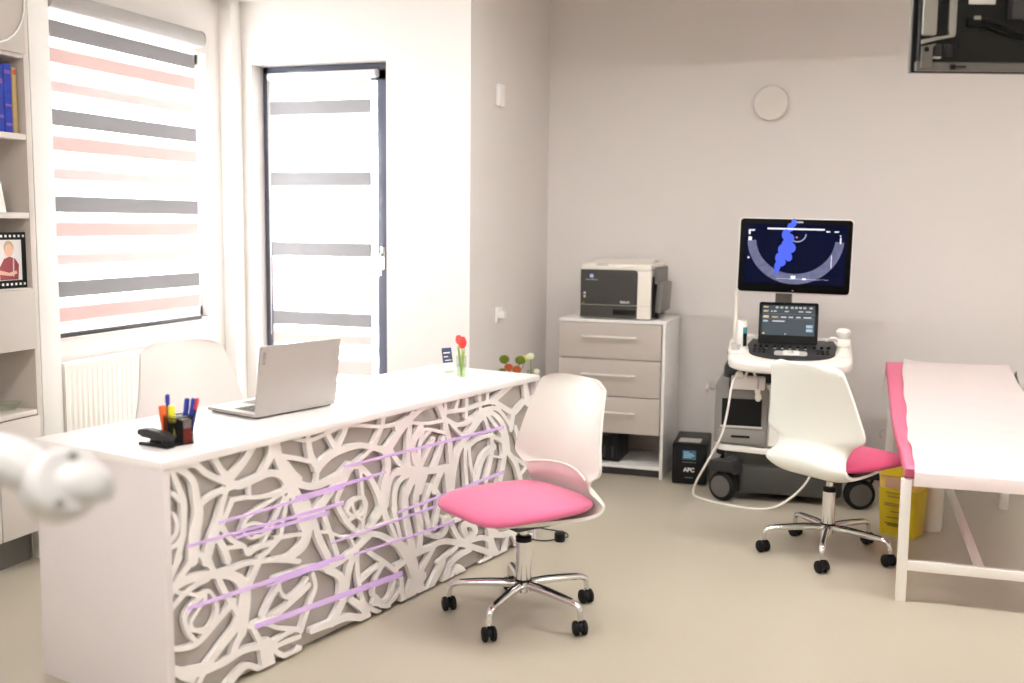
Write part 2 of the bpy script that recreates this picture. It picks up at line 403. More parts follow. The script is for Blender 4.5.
def book(label, y0, y1, z0, h, depth, col, band, k):
    t = thing('book', label, 'book', (BX-.03, BY, z0), 0, 'books on the upper shelf')
    MB().prism([(-depth, y0), (-.004, y0), (0, y0+.004), (0, y1-.004), (-.004, y1), (-depth, y1)], 0, h, 'z', .001).build('cover', col, t)
    MB().box(-depth-.001, -depth+.004, y0+.004, y1-.004, .004, h-.004).build('page_block', M_paperwhite, t)
    for zz, hh in band: MB().box(-.0005, .0012, y0+.006, y1-.006, zz, zz+hh).build('spine_band', k, t)
M_bblue = mat('book_blue', (0.02, 0.05, 0.42), 0.4, noise=0.5, nscale=22)
M_bmag = mat('book_magenta', (0.20, 0.10, 0.45), 0.4)
M_bgold = mat('book_gold', (0.52, 0.38, 0.16), 0.45, noise=0.15, nscale=40)
M_bred = mat('book_red', (0.65, 0.08, 0.07), 0.45)
book('thick blue book with violet spine bands, second from the shelf end', -.112, -.068, 1.875, .285, .22, M_bblue, [(.03, .012), (.11, .010), (.245, .014)], M_bmag)
book('slim gold book at the end of the upper shelf', -.066, -.040, 1.875, .275, .20, M_bgold, [(.245, .02)], M_bred)
book('dark blue book cut by the photo edge on the upper shelf', -.162, -.114, 1.875, .278, .22, M_bblue, [(.06, .012), (.2, .02)], M_bmag)
t = thing('photo_frame', 'black film strip photo frame with a picture of a boy in a red shirt', 'photo frame', (BX-.028, BY-.030, 1.2225), 0)
fr = MB(); fr.box(-.012, 0, -.22, 0, 0, .237, .002); fr.build('frame', M_black, t)
ho = MB()
for k in range(9):
    for z in (.012, .216): ho.box(0, .0012, -.020-k*.024, -.009-k*.024, z, z+.010, .0005)
ho.parts('sprocket_hole', M_paperwhite, t)
pic = MB().box(0, .0015, -.205, -.028, .034, .205).build('photo_print', mat('photo_backdrop', (.74, .72, .73), .4), t)
M_skin = mat('print_skin', (.72, .45, .34), .5); M_shirt = mat('print_shirt', (.30, .05, .06), .5); M_hair = mat('print_hair', (.52, .38, .22), .5)
def flat(poly, m, nm, d=.0022): MB().prism(poly, .0015, d, 'x').build(nm, m, pic, smooth=0)
ell = lambda cy, cz, ry, rz, n=20: [(cy+ry*math.cos(2*PI*k/n), cz+rz*math.sin(2*PI*k/n)) for k in range(n)]
flat([(-.15, .036), (-.05, .036), (-.045, .10), (-.065, .125), (-.095, .135), (-.125, .125), (-.15, .09)], M_shirt, 'printed_shirt')
flat(ell(-.098, .172, .027, .030), M_hair, 'printed_hair', .0024)
flat(ell(-.098, .160, .023, .027), M_skin, 'printed_face', .0026)
flat([(-.155, .06), (-.09, .052), (-.055, .062), (-.06, .075), (-.10, .066), (-.15, .078)], M_skin, 'printed_arm', .0026)
flat([(-.080, .05), (-.074, .05), (-.070, .125), (-.077, .128)], M_lgrey, 'printed_braces', .0027)
t = thing('greeting_card', 'plain white folded card standing on the shelf above the photo frame', 'card', (BX-.04, BY-.118, 1.5435))
MB().prism([(-.0, -.12), (-.001, 0), (-.05, 0), (-.05, -.12)], 0, .001, 'z').build('lower_fold', M_paperwhite, t)
MB().prism([(0, 0), (.002, 0), (-.024, .13), (-.026, .13)], -.12, 0, 'y').prism([(-.05, 0), (-.048, 0), (-.024, .13), (-.026, .13)], -.12, 0, 'y').build('card_face', M_paperwhite, t)
t = thing('glass_dish', 'small clear glass dish on the low open shelf of the bookcase', 'dish', (BX-.07, BY-.13, .69))
MB().lathe([(.03, 0), (.032, .003), (.06, .04), (.057, .04), (.028, .006)], 24, cap=False).build('bowl', M_clear, t)
# ------------------------------------------------------------------ reception desk (local x along its front, -y towards the camera side)
DL, DW, DH = 2.2306, 0.6249, 0.8024
DLOC, DROT = (-1.9925, 2.5705, 0), R(77.595)
desk = thing('reception_desk', 'long white reception desk with rose lattice front and violet light lines', 'desk', DLOC, DROT)
MB().box(-.003, DL+.003, -.004, DW, DH-.026, DH, .003).build('desk_top', M_desk, desk)
MB().box(0, .028, 0, DW-.01, 0, DH-.0262, .002).build('side_panel', M_deskside, desk)
MB().box(DL-.028, DL, 0, DW-.01, 0, DH-.0262, .002).build('side_panel', M_deskside, desk)
MB().box(.028, DL-.028, .030, .048, .012, DH-.0262).build('front_panel', M_deskgrey, desk)
MB().box(.028, DL-.028, .055, .075, 0, .030).box(.028, DL-.028, .30, .32, .0, .03).parts('plinth', M_softblack, desk)
MB().box(.0285, DL-.0285, .33, .346, .30, DH-.0262).build('modesty_panel', M_deskside, desk)
STROKES = [[10,777,21,66,769,19,119,723,21,135,664,25,142,612,32,124,549,43,115,468,36],[73,781,32,131,770,18,176,733,17,255,689,19,314,666,26,377,671,24,449,678,21,511,654,22,570,568,25],[202,787,17,237,732,18,270,700,20],[380,787,28,332,737,25,277,699,26],[472,776,51,455,732,25,413,683,21],[476,776,42,500,705,30,532,650,25,591,563,29],[476,740,12,525,719,12,594,701,12],[533,699,10,567,655,16,593,628,23],[151,638,15,180,651,14,224,661,14,299,667,13],[254,655,17,234,608,18,218,560,28,195,520,34,167,453,33],[281,623,17,253,580,17,228,546,17],[275,623,10,344,618,10,423,603,10,498,603,11,540,610,12],[357,653,9,358,619,9],[532,601,10,456,584,10,390,566,10,342,547,12,318,512,12],[454,491,9,404,476,9,356,479,7,330,503,9,342,524,9,389,521,7,425,501,9,412,477,9,372,481,8],[236,544,20,272,495,14,325,460,13,347,431,19,387,438,16,486,440,14,508,496,16,531,570,16],[216,515,22,241,474,22,259,428,23],[494,443,6,589,431,6],[402,395,12,444,417,13,494,444,13],[514,580,12,484,532,12,454,491,12,412,447,12],[45,757,14,67,706,17,83,664,19,83,620,19,78,561,20,50,485,21],[4,695,13,34,702,12,69,670,11],[2,647,11,35,637,11,54,611,13,54,583,15,39,560,15,2,547,14],[72,551,14,45,534,13,-2,527,12],[116,518,13,160,455,14],[241,474,10,325,460,11],[60,492,22,27,445,22,6,412,22],[119,476,19,68,433,19,15,392,19],[1,368,17,57,408,23,121,412,24,209,397,23,285,368,29,324,323,42,326,261,49,312,170,37],[-1,323,17,63,365,17,113,385,16,172,393,16],[39,390,9,91,369,9,141,351,10,171,355,9,194,329,10,208,292,12,202,258,14,174,231,13,138,232,10,95,255,9],[163,352,14,126,338,15,89,312,15,78,287,14,91,242,12,126,200,11],[163,336,9,125,300,9,101,273,9,109,250,7,138,235,6],[-7,227,13,58,203,13,115,196,16,159,213,18,205,242,19,252,269,19,279,288,19],[213,389,18,238,336,18,268,288,18,309,217,18],[-12,183,18,55,131,24,119,108,35,201,97,23,247,98,22,310,107,20,392,95,22,451,70,24],[160,109,26,218,151,26,281,193,27,305,225,28],[271,105,26,287,139,26,316,172,26],[-6,172,15,52,122,21,104,86,21],[121,61,16,148,92,16],[213,397,14,152,467,14],[202,403,11,180,460,10],[213,399,14,278,397,14,350,396,14,466,373,13,588,336,14],[344,317,24,373,358,24,403,399,24],[245,14,28,305,46,23,345,45,17,407,3,19],[421,86,57,425,44,55,440,-10,53],[442,73,15,493,29,15,537,15,18,583,20,20],[357,177,17,384,130,17,421,74,17],[417,81,15,477,92,15,548,98,15],[451,70,14,512,68,14,583,64,14],[411,197,18,442,238,18,485,278,18],[481,276,9,506,240,8,550,211,8],[591,234,20,550,208,19,497,192,17,428,182,16,345,180,15],[345,180,13,427,161,13,478,131,13,588,87,14],[477,801,11,544,784,11,639,757,11,730,765,12,845,778,12,1018,746,12,1125,737,13,1227,753,14,1333,780,15],[635,787,21,652,700,26,692,648,28],[475,735,14,559,711,14,656,679,15],[729,778,18,772,719,18],[843,779,25,815,735,25,781,702,24],[683,650,32,748,682,30,815,692,25,904,692,20,986,673,20,1081,640,26],[1060,785,24,1044,736,23,1001,679,23],[1244,761,28,1170,709,33,1070,636,37],[488,742,28,525,681,28,567,632,26,619,600,22,686,586,22,766,595,22,853,613,16,986,664,12],[692,651,9,680,596,9],[858,619,43,785,578,39,727,532,35,634,470,37],[848,598,24,803,541,24,788,499,21,836,422,19],[858,622,18,913,611,19,974,559,22,1026,480,25,1042,435,27],[913,611,13,925,562,14,932,500,13,953,455,14,932,399,15],[1073,639,29,1086,571,31,1059,514,31,1048,434,31,994,384,29],[1048,440,29,1074,365,29],[1103,637,21,1147,587,19,1215,549,18,1297,521,18],[1233,745,21,1215,680,21,1213,589,20,1221,548,20],[1285,694,25,1244,647,26,1250,603,23,1279,548,22],[1357,671,16,1291,632,19,1279,555,19],[1285,521,17,1192,547,17,1125,542,21,1091,507,27,1071,428,27],[1262,522,19,1169,512,21,1130,478,28,1124,416,27,1133,351,26],[1262,515,31,1215,474,32,1192,437,33,1201,392,30],[1323,495,27,1273,448,29,1265,384,29],[927,491,10,872,487,12,846,453,13,891,427,10,942,447,15,932,490,13],[872,480,11,891,435,10,932,399,9],[1363,616,16,1297,533,16],[558,613,14,531,575,13,488,554,12],[549,621,30,578,552,46,616,468,51],[622,520,55,630,448,51,606,391,41,536,366,21,468,379,15],[657,480,28,688,396,27,738,311,26],[703,501,19,744,407,20,795,282,20],[469,452,7,607,430,8],[684,416,8,744,401,8,821,365,8,911,351,9,1015,359,10,1124,355,10],[858,356,10,880,316,10],[967,333,30,880,300,24,810,278,22,733,278,23,614,303,17,466,308,16],[798,479,18,851,407,17,926,345,17],[846,421,10,937,427,10],[942,446,15,929,355,15],[1053,421,24,973,357,24,952,339,24],[947,343,16,1025,322,20,1112,273,26,1191,223,37,1244,152,49,1267,87,41,1315,-2,35],[1058,420,16,1102,340,16,1135,282,16],[1115,407,18,1163,275,18],[1198,374,19,1226,288,19,1252,201,19],[1261,373,17,1285,295,18,1291,194,19],[1327,358,20,1358,255,20],[962,271,16,1046,213,17,1123,153,18,1168,104,19],[898,285,20,899,220,20,919,118,18,965,18,17],[877,283,34,849,227,34,826,140,33],[914,171,17,982,190,17,1057,200,17],[1062,198,15,1014,160,16,992,103,14,1024,59,11],[1209,170,11,1146,156,11],[728,268,25,804,216,27,808,145,38],[1008,84,10,1051,49,9,1095,58,15,1123,107,17],[997,67,11,1056,26,11,1117,37,16,1174,77,18],[828,139,31,798,101,31,754,59,30],[646,65,21,759,59,25,847,51,26,949,11,22],[863,112,24,928,57,26,954,7,30],[918,91,15,991,34,15,1061,-6,15],[991,58,12,1056,31,12,1117,-6,12],[1168,104,22,1177,-11,22],[1255,87,32,1185,-13,32],[1244,180,16,1364,177,16],[1358,147,17,1303,99,17],[487,286,10,499,245,9,533,222,9,595,242,11,626,264,12],[472,179,19,550,205,19,635,236,20],[654,273,15,667,220,17,638,171,18,592,83,17],[1242,744,14,1312,771,13,1422,775,12],[1419,779,25,1460,714,27,1475,660,28,1501,596,29,1519,464,30],[1231,746,21,1219,659,21,1205,562,21],[1219,730,10,1336,708,10,1460,699,10],[1140,721,20,1236,745,20],[1301,692,26,1248,640,28,1254,575,24,1301,522,21],[1313,683,18,1286,619,18,1301,530,17],[1289,690,10,1361,679,10,1473,644,10],[1385,634,19,1337,581,18,1286,525,18],[1454,623,25,1425,565,25,1386,509,24],[1128,542,18,1265,527,24,1386,504,25,1525,495,22],[1466,780,17,1472,731,17],[1565,777,18,1534,729,18],[1628,784,19,1623,693,19],[1462,735,15,1616,725,16,1753,732,16,1853,726,16],[1724,779,20,1733,704,21],[1788,778,23,1788,735,23],[1831,729,31,1927,764,31,1987,788,36],[1846,727,22,1989,658,22,2028,654,26,2114,689,25,2228,690,23],[2008,655,35,1990,584,35],[2112,773,30,2138,686,45],[1698,684,19,1810,683,19,1899,631,24,1945,559,32,1965,482,34],[1739,701,16,1868,690,16,1990,592,20],[1479,700,17,1550,669,16,1630,665,19,1753,701,21],[1504,685,14,1563,638,13,1617,614,15,1711,680,19],[1767,687,34,1671,628,34,1577,567,37,1532,484,40,1513,397,40],[1760,680,21,1804,602,22],[1789,676,15,1892,588,16],[1631,558,19,1727,580,17,1826,575,16,1915,535,17],[1617,575,22,1618,491,21,1635,363,21],[1644,555,21,1658,475,20,1694,390,19],[1826,579,26,1828,491,27,1779,373,27],[1849,519,26,1756,488,33,1694,374,35],[1915,588,35,1935,471,37,1889,333,37],[1835,480,8,1917,458,8],[1939,495,24,2025,421,27,2065,355,32,2099,264,34],[2024,438,15,2137,375,15],[2073,345,19,2235,416,17,2338,406,14],[2029,578,25,2086,485,23,2185,408,24,2255,291,27],[1265,519,33,1196,458,32],[1331,502,27,1295,436,27],[1442,487,27,1386,417,27],[1493,492,27,1517,389,27],[1243,487,30,1187,414,31,1205,309,28,1243,197,27],[1288,510,32,1262,405,30,1298,286,30,1285,186,32],[1360,440,27,1327,359,26,1353,273,24],[1373,437,20,1423,378,26,1394,263,28],[1427,490,24,1386,430,24],[1472,497,24,1492,379,24],[1455,285,24,1476,235,29,1421,214,17,1327,251,15],[1492,276,25,1576,166,22,1642,141,23,1697,170,38,1664,207,20,1607,217,32,1622,177,31],[1224,188,23,1354,182,24,1448,186,23,1591,139,23,1804,46,24],[1576,143,21,1779,118,20,1827,51,36,1801,-13,40],[1554,133,17,1421,101,17],[1665,98,25,1522,81,30,1456,-8,35],[1456,91,35,1334,-13,34],[1387,175,21,1295,96,21],[1137,264,31,1211,182,40,1265,80,47,1327,-19,42],[1137,167,16,1224,171,16],[1820,17,28,1711,-10,28],[1498,-4,27,1562,45,19,1636,-8,17],[1565,44,21,1555,-8,21],[1574,42,16,1606,-10,16],[1815,160,35,1835,84,32,1893,-11,30],[1826,120,19,1949,89,20,2085,85,22],[1969,77,25,1947,1,24],[1836,29,15,2035,-13,15],[1211,-7,39,1262,41,38,1314,74,37],[1724,225,17,1802,163,17,1883,116,16],[2016,83,24,2104,-22,22,2176,-60,19],[2035,-13,28,2086,20,21,2228,21,19],[1546,251,14,1634,247,13,1739,204,13],[2048,194,24,2119,85,29,2104,-4,33]]
def lattice():
    step = 0.0050; x0, x1, z0, z1 = 0.026, DL-.026, 0.012, DH-.0264
    nx = int(round((x1-x0)/step))+1; nz = int(round((z1-z0)/step))+1
    X = np.linspace(x0, x1, nx); Z = np.linspace(z0, z1, nz)
    GX, GZ = np.meshgrid(X, Z, indexing='ij'); D = np.full(GX.shape, 1.0)
    for st in STROKES:
        a = np.array(st, float).reshape(-1, 3)/1000
        P = spline([Vector(r) for r in a], 6) if len(a) > 2 else [Vector(a[0]), Vector(a[1])]
        P = np.array([tuple(p) for p in P])
        for i in range(len(P)-1):
            ax, az, aw = P[i]; bx, bz, bw = P[i+1]; wm = max(aw, bw)/2+.03
            ix0 = max(0, int((min(ax, bx)-wm-x0)/step)); ix1 = min(nx, int((max(ax, bx)+wm-x0)/step)+2)
            iz0 = max(0, int((min(az, bz)-wm-z0)/step)); iz1 = min(nz, int((max(az, bz)+wm-z0)/step)+2)
            if ix0 >= ix1 or iz0 >= iz1: continue
            gx = GX[ix0:ix1, iz0:iz1]; gz = GZ[ix0:ix1, iz0:iz1]
            dx, dz = bx-ax, bz-az; l2 = dx*dx+dz*dz+1e-12
            tt = np.clip(((gx-ax)*dx+(gz-az)*dz)/l2, 0, 1)
            d = np.hypot(gx-ax-tt*dx, gz-az-tt*dz)-(aw+(bw-aw)*tt)/2-.0014
            D[ix0:ix1, iz0:iz1] = np.minimum(D[ix0:ix1, iz0:iz1], d)
    # outline: marching squares with shared edge points, then extruded to 18 mm
    vid = {}; vs = []
    def corner(i, j):
        k = ('c', i, j)
        if k not in vid: vid[k] = len(vs); vs.append((X[i], Z[j]))
        return vid[k]
    def edge(i, j, i2, j2):
        k = (min((i, j), (i2, j2)), max((i, j), (i2, j2)))
        if k not in vid:
            a, b = D[k[0]], D[k[1]]; t_ = a/(a-b); t_ = min(.97, max(.03, t_))
            vid[k] = len(vs); vs.append((X[k[0][0]]+t_*(X[k[1][0]]-X[k[0][0]]), Z[k[0][1]]+t_*(Z[k[1][1]]-Z[k[0][1]])))
        return vid[k]
    faces = []
    IN = D < 0
    for i in range(nx-1):
        for j in range(nz-1):
            cs = ((i, j), (i+1, j), (i+1, j+1), (i, j+1)); s_ = [bool(IN[c]) for c in cs]
            if not any(s_): continue
            if s_ in ([True, False, True, False], [False, True, False, True]) and D[i:i+2, j:j+2].mean() > 0:
                for k in range(4):
                    if s_[k]: faces.append([corner(*cs[k]), edge(*cs[k], *cs[(k+1) % 4]), edge(*cs[k-1], *cs[k])])
                continue
            poly = []
            for k in range(4):
                if s_[k]: poly.append(corner(*cs[k]))
                if s_[k] != s_[(k+1) % 4]: poly.append(edge(*cs[k], *cs[(k+1) % 4]))
            faces.append(poly)
    cnt = {}
    for f in faces:
        for a, b in zip(f, f[1:]+f[:1]): cnt[(a, b)] = 1
    n = len(vs); yF, yB = .006, .026
    V = [(x, yF, z) for x, z in vs]+[(x, yB, z) for x, z in vs]
    F = list(faces)
    for (a, b) in cnt:
        if (b, a) not in cnt: F.append([b, a, a+n, b+n])
    mb = MB(); mb.add(V, F); return mb
lattice().build('rose_lattice', M_desk, desk, smooth=30, fix=False)
for (xa, za, xb, zb, h) in [[0.086, 0.521, 0.822, 0.494, 0.015], [0.22, 0.564, 0.823, 0.553, 0.014], [0.287, 0.498, 0.74, 0.475, 0.017], [0.824, 0.628, 1.926, 0.599, 0.016], [0.785, 0.565, 1.069, 0.561, 0.011], [0.571, 0.568, 0.972, 0.56, 0.015], [1.137, 0.383, 1.93, 0.39, 0.017], [0.755, 0.36, 1.406, 0.35, 0.012], [0.876, 0.283, 1.531, 0.252, 0.014], [0.087, 0.323, 0.82, 0.294, 0.021], [0.368, 0.172, 1.169, 0.126, 0.03], [0.426, 0.293, 0.737, 0.29, 0.014]]:
    x_ = []
    MB().add([(xa, .0035, za-h*.30), (xb, .0035, zb-h*.42), (xb, .0035, zb+h*.42), (xa, .0035, za+h*.30), (xa, .0056, za-h*.30), (xb, .0056, zb-h*.42), (xb, .0056, zb+h*.42), (xa, .0056, za+h*.30)],
             [[0, 1, 2, 3], [7, 6, 5, 4], [0, 4, 5, 1], [1, 5, 6, 2], [2, 6, 7, 3], [3, 7, 4, 0]]).build('led_strip', M_led, desk, smooth=0)

DM = Matrix.Translation(DLOC) @ Matrix.Rotation(DROT, 4, 'Z')
def on_desk(x, y, z=DH): return tuple(DM @ Vector((x, y, z)))

# laptop: lid's back towards the camera
t = thing('laptop', 'open silver grey laptop standing on the white desk, lid turned to the room', 'laptop', on_desk(.640, .262), DROT+R(-4.5))
W, DP = .398, .27
MB().box(0, W, 0, DP, .006, .020, .005).build('base', M_silver, t)
MB().box(.01, W-.01, .012, DP-.012, 0.0008, .0062, .002).build('underside', M_charcoal, t)
k = MB()
for r_ in range(5):
    for c_ in range(14): k.box(.03+c_*.0243, .05+c_*.0243, .045+r_*.022, .063+r_*.022, .020, .0216, .001)
k.build('keyboard', M_dgrey, t)
MB().box(.14, .26, .175, .245, .0198, .0204).build('touchpad', M_mgrey, t)
LM = rot('X', 8, (0, .006, .016))
lid = MB().prism(rrect(0, W, .016, .272, .010, 5), -.001, .007, 'y', .002, M=LM).build('lid', M_silver, t)
MB().box(.008, W-.008, .0066, .0078, .030, .264, M=LM).build('display', mat('dark_display', (.01, .01, .012), .15), lid)
lg = MB().box(.012, .026, -.0016, -.0005, .205, .250, .0004, M=LM).build('logo_plate', mat('logo_plate_grey', (.36, .33, .31), .35, metal=.6), lid)
tx = text('logo_lettering', 'Lenovo', .0105, M_silver, lg, tuple(LM @ Vector((.019, -.0017, .2275))), (R(90)+R(8), R(90), 0), .0001)
hg = MB()
for x in (.05, W-.05): hg.lathe([(.006, -.03), (.006, .03)], 12, M=T(x, .010, .018) @ Matrix.Rotation(R(90), 4, 'Y'))
hg.parts('hinge', M_charcoal, t)

# stapler
t = thing('stapler', 'dark grey stapler lying in front of the pen holder', 'stapler', on_desk(.142, .128), DROT+R(92)); t.scale = (.84, .90, .86)
side = [(0, 0), (.150, 0), (.153, .006), (.150, .013), (.03, .017), (0, .017)]
MB().prism(side, -.020, .020, 'y', .003).build('base', M_black, t)
SM = rot('Y', -3, (.012, 0, .03))
MB().box(.0, .03, -.016, .016, .015, .046, .004).build('hinge_block', M_black, t)
arm = [(-.004, .030), (.155, .030), (.160, .036), (.158, .052), (.11, .061), (.04, .058), (-.004, .048)]
MB().prism(arm, -.019, .019, 'y', .005, M=SM).build('arm', M_charcoal, t)
MB().box(.02, .152, -.009, .009, .022, .031, .001, M=SM).build('magazine', M_dgrey, t)
MB().box(.060, .100, -.012, .012, .0145, .026, .004).build('spring_rest', M_black, t)
MB().box(.125, .145, -.008, .008, .0128, .0155, .0005).build('anvil', M_steel, t)

# pen holder: black wire mesh box with compartments, red notes in one
PH = on_desk(.206, .168)
t = thing('pen_holder', 'black wire mesh pen holder with red and pale paper notes in its front pocket', 'pen holder', PH, DROT-R(12))
s_ = .070; hh = .090
wire = MB()
for i in range(13):
    p_ = -s_/2+s_*i/12
    for q in (-s_/2, s_/2):
        wire.tube([(p_, q, .002), (p_, q, hh)], .0009, 5, smooth=False); wire.tube([(q, p_, .002), (q, p_, hh)], .0009, 5, smooth=False)
for j in range(12):
    z = .006+j*.0082
    wire.tube([(-s_/2, -s_/2, z), (s_/2, -s_/2, z), (s_/2, s_/2, z), (-s_/2, s_/2, z), (-s_/2, -s_/2, z)], .0008, 5, smooth=False)
wire.build('wire_mesh', M_black, t)
rim = MB()
for z in (.003, hh): rim.tube([(-s_/2, -s_/2, z), (s_/2, -s_/2, z), (s_/2, s_/2, z), (-s_/2, s_/2, z), (-s_/2, -s_/2, z)], .0021, 8, smooth=False)
rim.build('rim', M_black, t)
MB().box(-.035, .035, -.035, .035, .0005, .003).build('bottom_plate', M_black, t)
MB().box(-.002, -.0005, -.034, .034, .003, .080).box(-.034, .034, -.0007, .0007, .003, .070).parts('divider', M_black, t)
MB().box(.003, .0325, -.0325, -.004, .0035, .052, .001).build('red_note_block', mat('red_notes', (.60, .07, .06), .6), t)
MB().box(.004, .0315, -.0315, -.005, .052, .080, .001).build('pale_note_block', mat('pale_notes', (.68, .56, .52), .6), t)
def pen(label, dx, dy, lean, top, body_m, cap_m, r_=.0052, cap_l=.045, clip=True, fat=False):
    r_ *= 1.2
    base = Vector((dx, dy, .006))
    o = thing('highlighter' if fat else 'pen', label, 'highlighter' if fat else 'pen', tuple(Matrix.Translation(PH) @ Matrix.Rotation(DROT-R(12), 4, 'Z') @ base), DROT-R(12), 'pens standing in the mesh holder')
    top *= .88; ax = Vector((lean[0], lean[1], 1)).normalized(); M = ax.to_track_quat('Z', 'Y').to_matrix().to_4x4()
    MB().lathe([(r_*.35, 0), (r_*.9, .010), (r_, .02), (r_, top-cap_l)], 14, M=M).build('barrel', body_m, o)
    c = MB().lathe([(r_*1.12, top-cap_l-.002), (r_*1.15, top-.006), (r_*.95, top)], 14, M=M).build('cap', cap_m, o)
    if clip: MB().box(r_*1.1, r_*1.1+.002, -.002, .002, top-cap_l+.004, top-.004, .0006, M=M).build('clip', cap_m, c)
pc = lambda n, c: mat('pen_'+n, c, .35)
P_or, P_ye, P_bl, P_db, P_rd, P_wh = pc('orange', (.90, .17, .04)), pc('yellow', (.85, .80, .05)), pc('blue', (.03, .06, .42)), pc('navy', (.012, .02, .11)), pc('red', (.68, .05, .05)), pc('white', (.8, .8, .8))
pen('orange highlighter at the window side of the mesh pen holder', -.026, .030, (-.05, .06), .135, P_or, P_or, .0092, .05, fat=True)
pen('yellow highlighter in the middle of the mesh pen holder', -.012, .008, (-.02, .03), .135, P_ye, P_ye, .0085, .05, fat=True)
pen('thin violet blue pen rising behind the orange highlighter', -.018, .034, (.06, .055), .172, P_bl, P_bl, .0048, .03)
pen('white ballpoint with a broad blue cap in the mesh holder', .020, .004, (.12, -.02), .158, P_wh, P_bl, .0062, .055)
pen('navy capped pen leaning beside the broad blue cap', .028, -.006, (.15, -.09), .160, P_db, P_bl, .0060, .055)
pen('red pen leaning outermost at the room side of the mesh holder', .026, -.022, (.16, -.15), .165, P_db, P_rd, .0046, .035)

# papers on the desk
t = tag(MB().box(0, .21, 0, .297, 0, .0015).build('paper_stack', M_paperwhite, None, loc=on_desk(1.33, .27, DH+.0003), rotz=DROT+R(8)), 'white paper sheets lying flat on the desk beyond the laptop', 'paper')
MB().box(.03, .12, .25, .253, .0015, .0018).box(.03, .16, .235, .2372, .0015, .0018).box(.03, .15, .22, .2222, .0015, .0018).parts('printed_lines', M_mgrey, t, smooth=0)

# tulips in a small glass
VP_ = on_desk(1.956, .262)
t = thing('glass_tumbler', 'small clear glass tumbler holding tulips on the desk end', 'glass vase', VP_)
MB().lathe([(.0, .004), (.019, .004), (.0235, .10), (.026, .10), (.021, .0005), (0, .0005)], 28, cap=False).build('glass_wall', M_clear, t)
MB().lathe([(.0, .006), (.0188, .006), (.0212, .060), (0, .060)], 24, cap=False).build('water', thin_glass('vase_water', (.90, .97, .82), .03), t)
M_tgreen = mat('tulip_leaf_green', (.42, .58, .13), .5)
def tulip(label, x, y, h, lean, col, sc=1.0):
    o = thing('tulip', label, 'tulip', (VP_[0]+x, VP_[1]+y, VP_[2]+.008), 0, 'tulips in the glass tumbler')
    tip = Vector((lean[0]*h, lean[1]*h, h))
    MB().tube([(0, 0, 0), tuple(tip*.5+Vector((lean[0]*-.01, 0, 0))), tuple(tip)], .0032, 8).build('stem', M_tgreen, o)
    for k in range(6):
        a = 2*PI*k/6+(.3 if k % 2 else 0)
        def pet(u, v, a=a):
            w_ = .014*sc*math.sin(PI*min(1, .12+v*.86))**.7*(u*2-1); r_ = .016*sc*math.sin(PI*(.15+v*.62))
            zz = v*.048*sc; rr_ = r_*(1-.25*(u*2-1)**2)
            return tuple(tip+Vector((rr_*math.cos(a)-w_*math.sin(a), rr_*math.sin(a)+w_*math.cos(a), zz-.004)))
        MB().grid(pet, 7, 9).build('petal', col, o, fix=False)
    for s_ in (1, -1):
        def leaf(u, v, s_=s_):
            w_ = .011*math.sin(PI*(.1+.88*v))*(u*2-1)
            return (s_*(.004+.016*v*v), w_, .02+v*h*.78+abs(u*2-1)*.004)
        MB().grid(leaf, 5, 10).build('leaf', M_tgreen, o, fix=False)
tulip('taller red tulip at the window side of the glass', -.003, .004, .150, (-.08, -.01), M_red, .85)
tulip('full red tulip leaning to the room side in the glass', .003, -.003, .132, (.03, -.03), M_red, 1.12)
# card on an easel
t = thing('desk_card', 'small navy and white printed card leaning on a clear stand behind the tulips', 'card', on_desk(2.035, .385), DROT-R(20)); t.scale = (.8, .8, .9)
CM = rot('X', -14)
c_ = MB().box(-.035, .035, 0, .0015, .055, .135, M=CM).build('card_face', mat('card_navy', (.05, .07, .15), .4, noise=.35, nscale=60), t)
MB().box(-.035, .035, 0, .0015, .012, .055, M=CM).build('card_foot', M_paperwhite, t)
MB().box(-.026, .022, -.0007, 0, .105, .112, M=CM).box(-.026, .005, -.0007, 0, .085, .09, M=CM).box(-.02, .026, -.0007, 0, .066, .07, M=CM).parts('printed_lines', M_paperwhite, t)
MB().box(-.037, .037, .002, .0045, .002, .12, M=CM).box(-.037, .037, -.02, .03, 0.0005, .003).box(-.037, .037, -.02, -.017, .003, .016).build('clear_stand', M_clear, t)

# flowers by the return wall behind the desk
FLX, FLY = -1.87, 5.50
t = thing('pedestal_table', 'small white pedestal table by the return wall behind the desk end', 'side table', (FLX+.03, FLY, 0))
MB().lathe([(.14, 0), (.14, .012), (.03, .02), (.02, .04)], 32).build('base', M_white, t)
MB().lathe([(.02, .03), (.02, .535)], 20).build('column', M_white, t)
MB().lathe([(.17, .535), (.172, .54), (.172, .555), (.17, .56)], 36).build('table_top', M_white, t)
t = thing('flower_pot', 'white flower pot with round green and orange blooms behind the desk corner', 'potted flowers', (FLX-.04, FLY, .56))
MB().lathe([(.045, 0), (.06, .02), (.066, .105), (.062, .108), (.058, .095), (0, .09)], 28).build('pot', M_white, t)
M_gball = mat('green_bloom', (.17, .24, .015), .7, noise=.4, nscale=120, bump=.6)
M_oball = mat('orange_bloom', (.62, .16, .05), .65, noise=.4, nscale=90, bump=.6)
M_wball = mat('white_bloom', (.80, .80, .62), .65, noise=.1, nscale=90, bump=.5)
M_yball = mat('lime_bloom', (.72, .74, .25), .65, noise=.2, nscale=90, bump=.5)
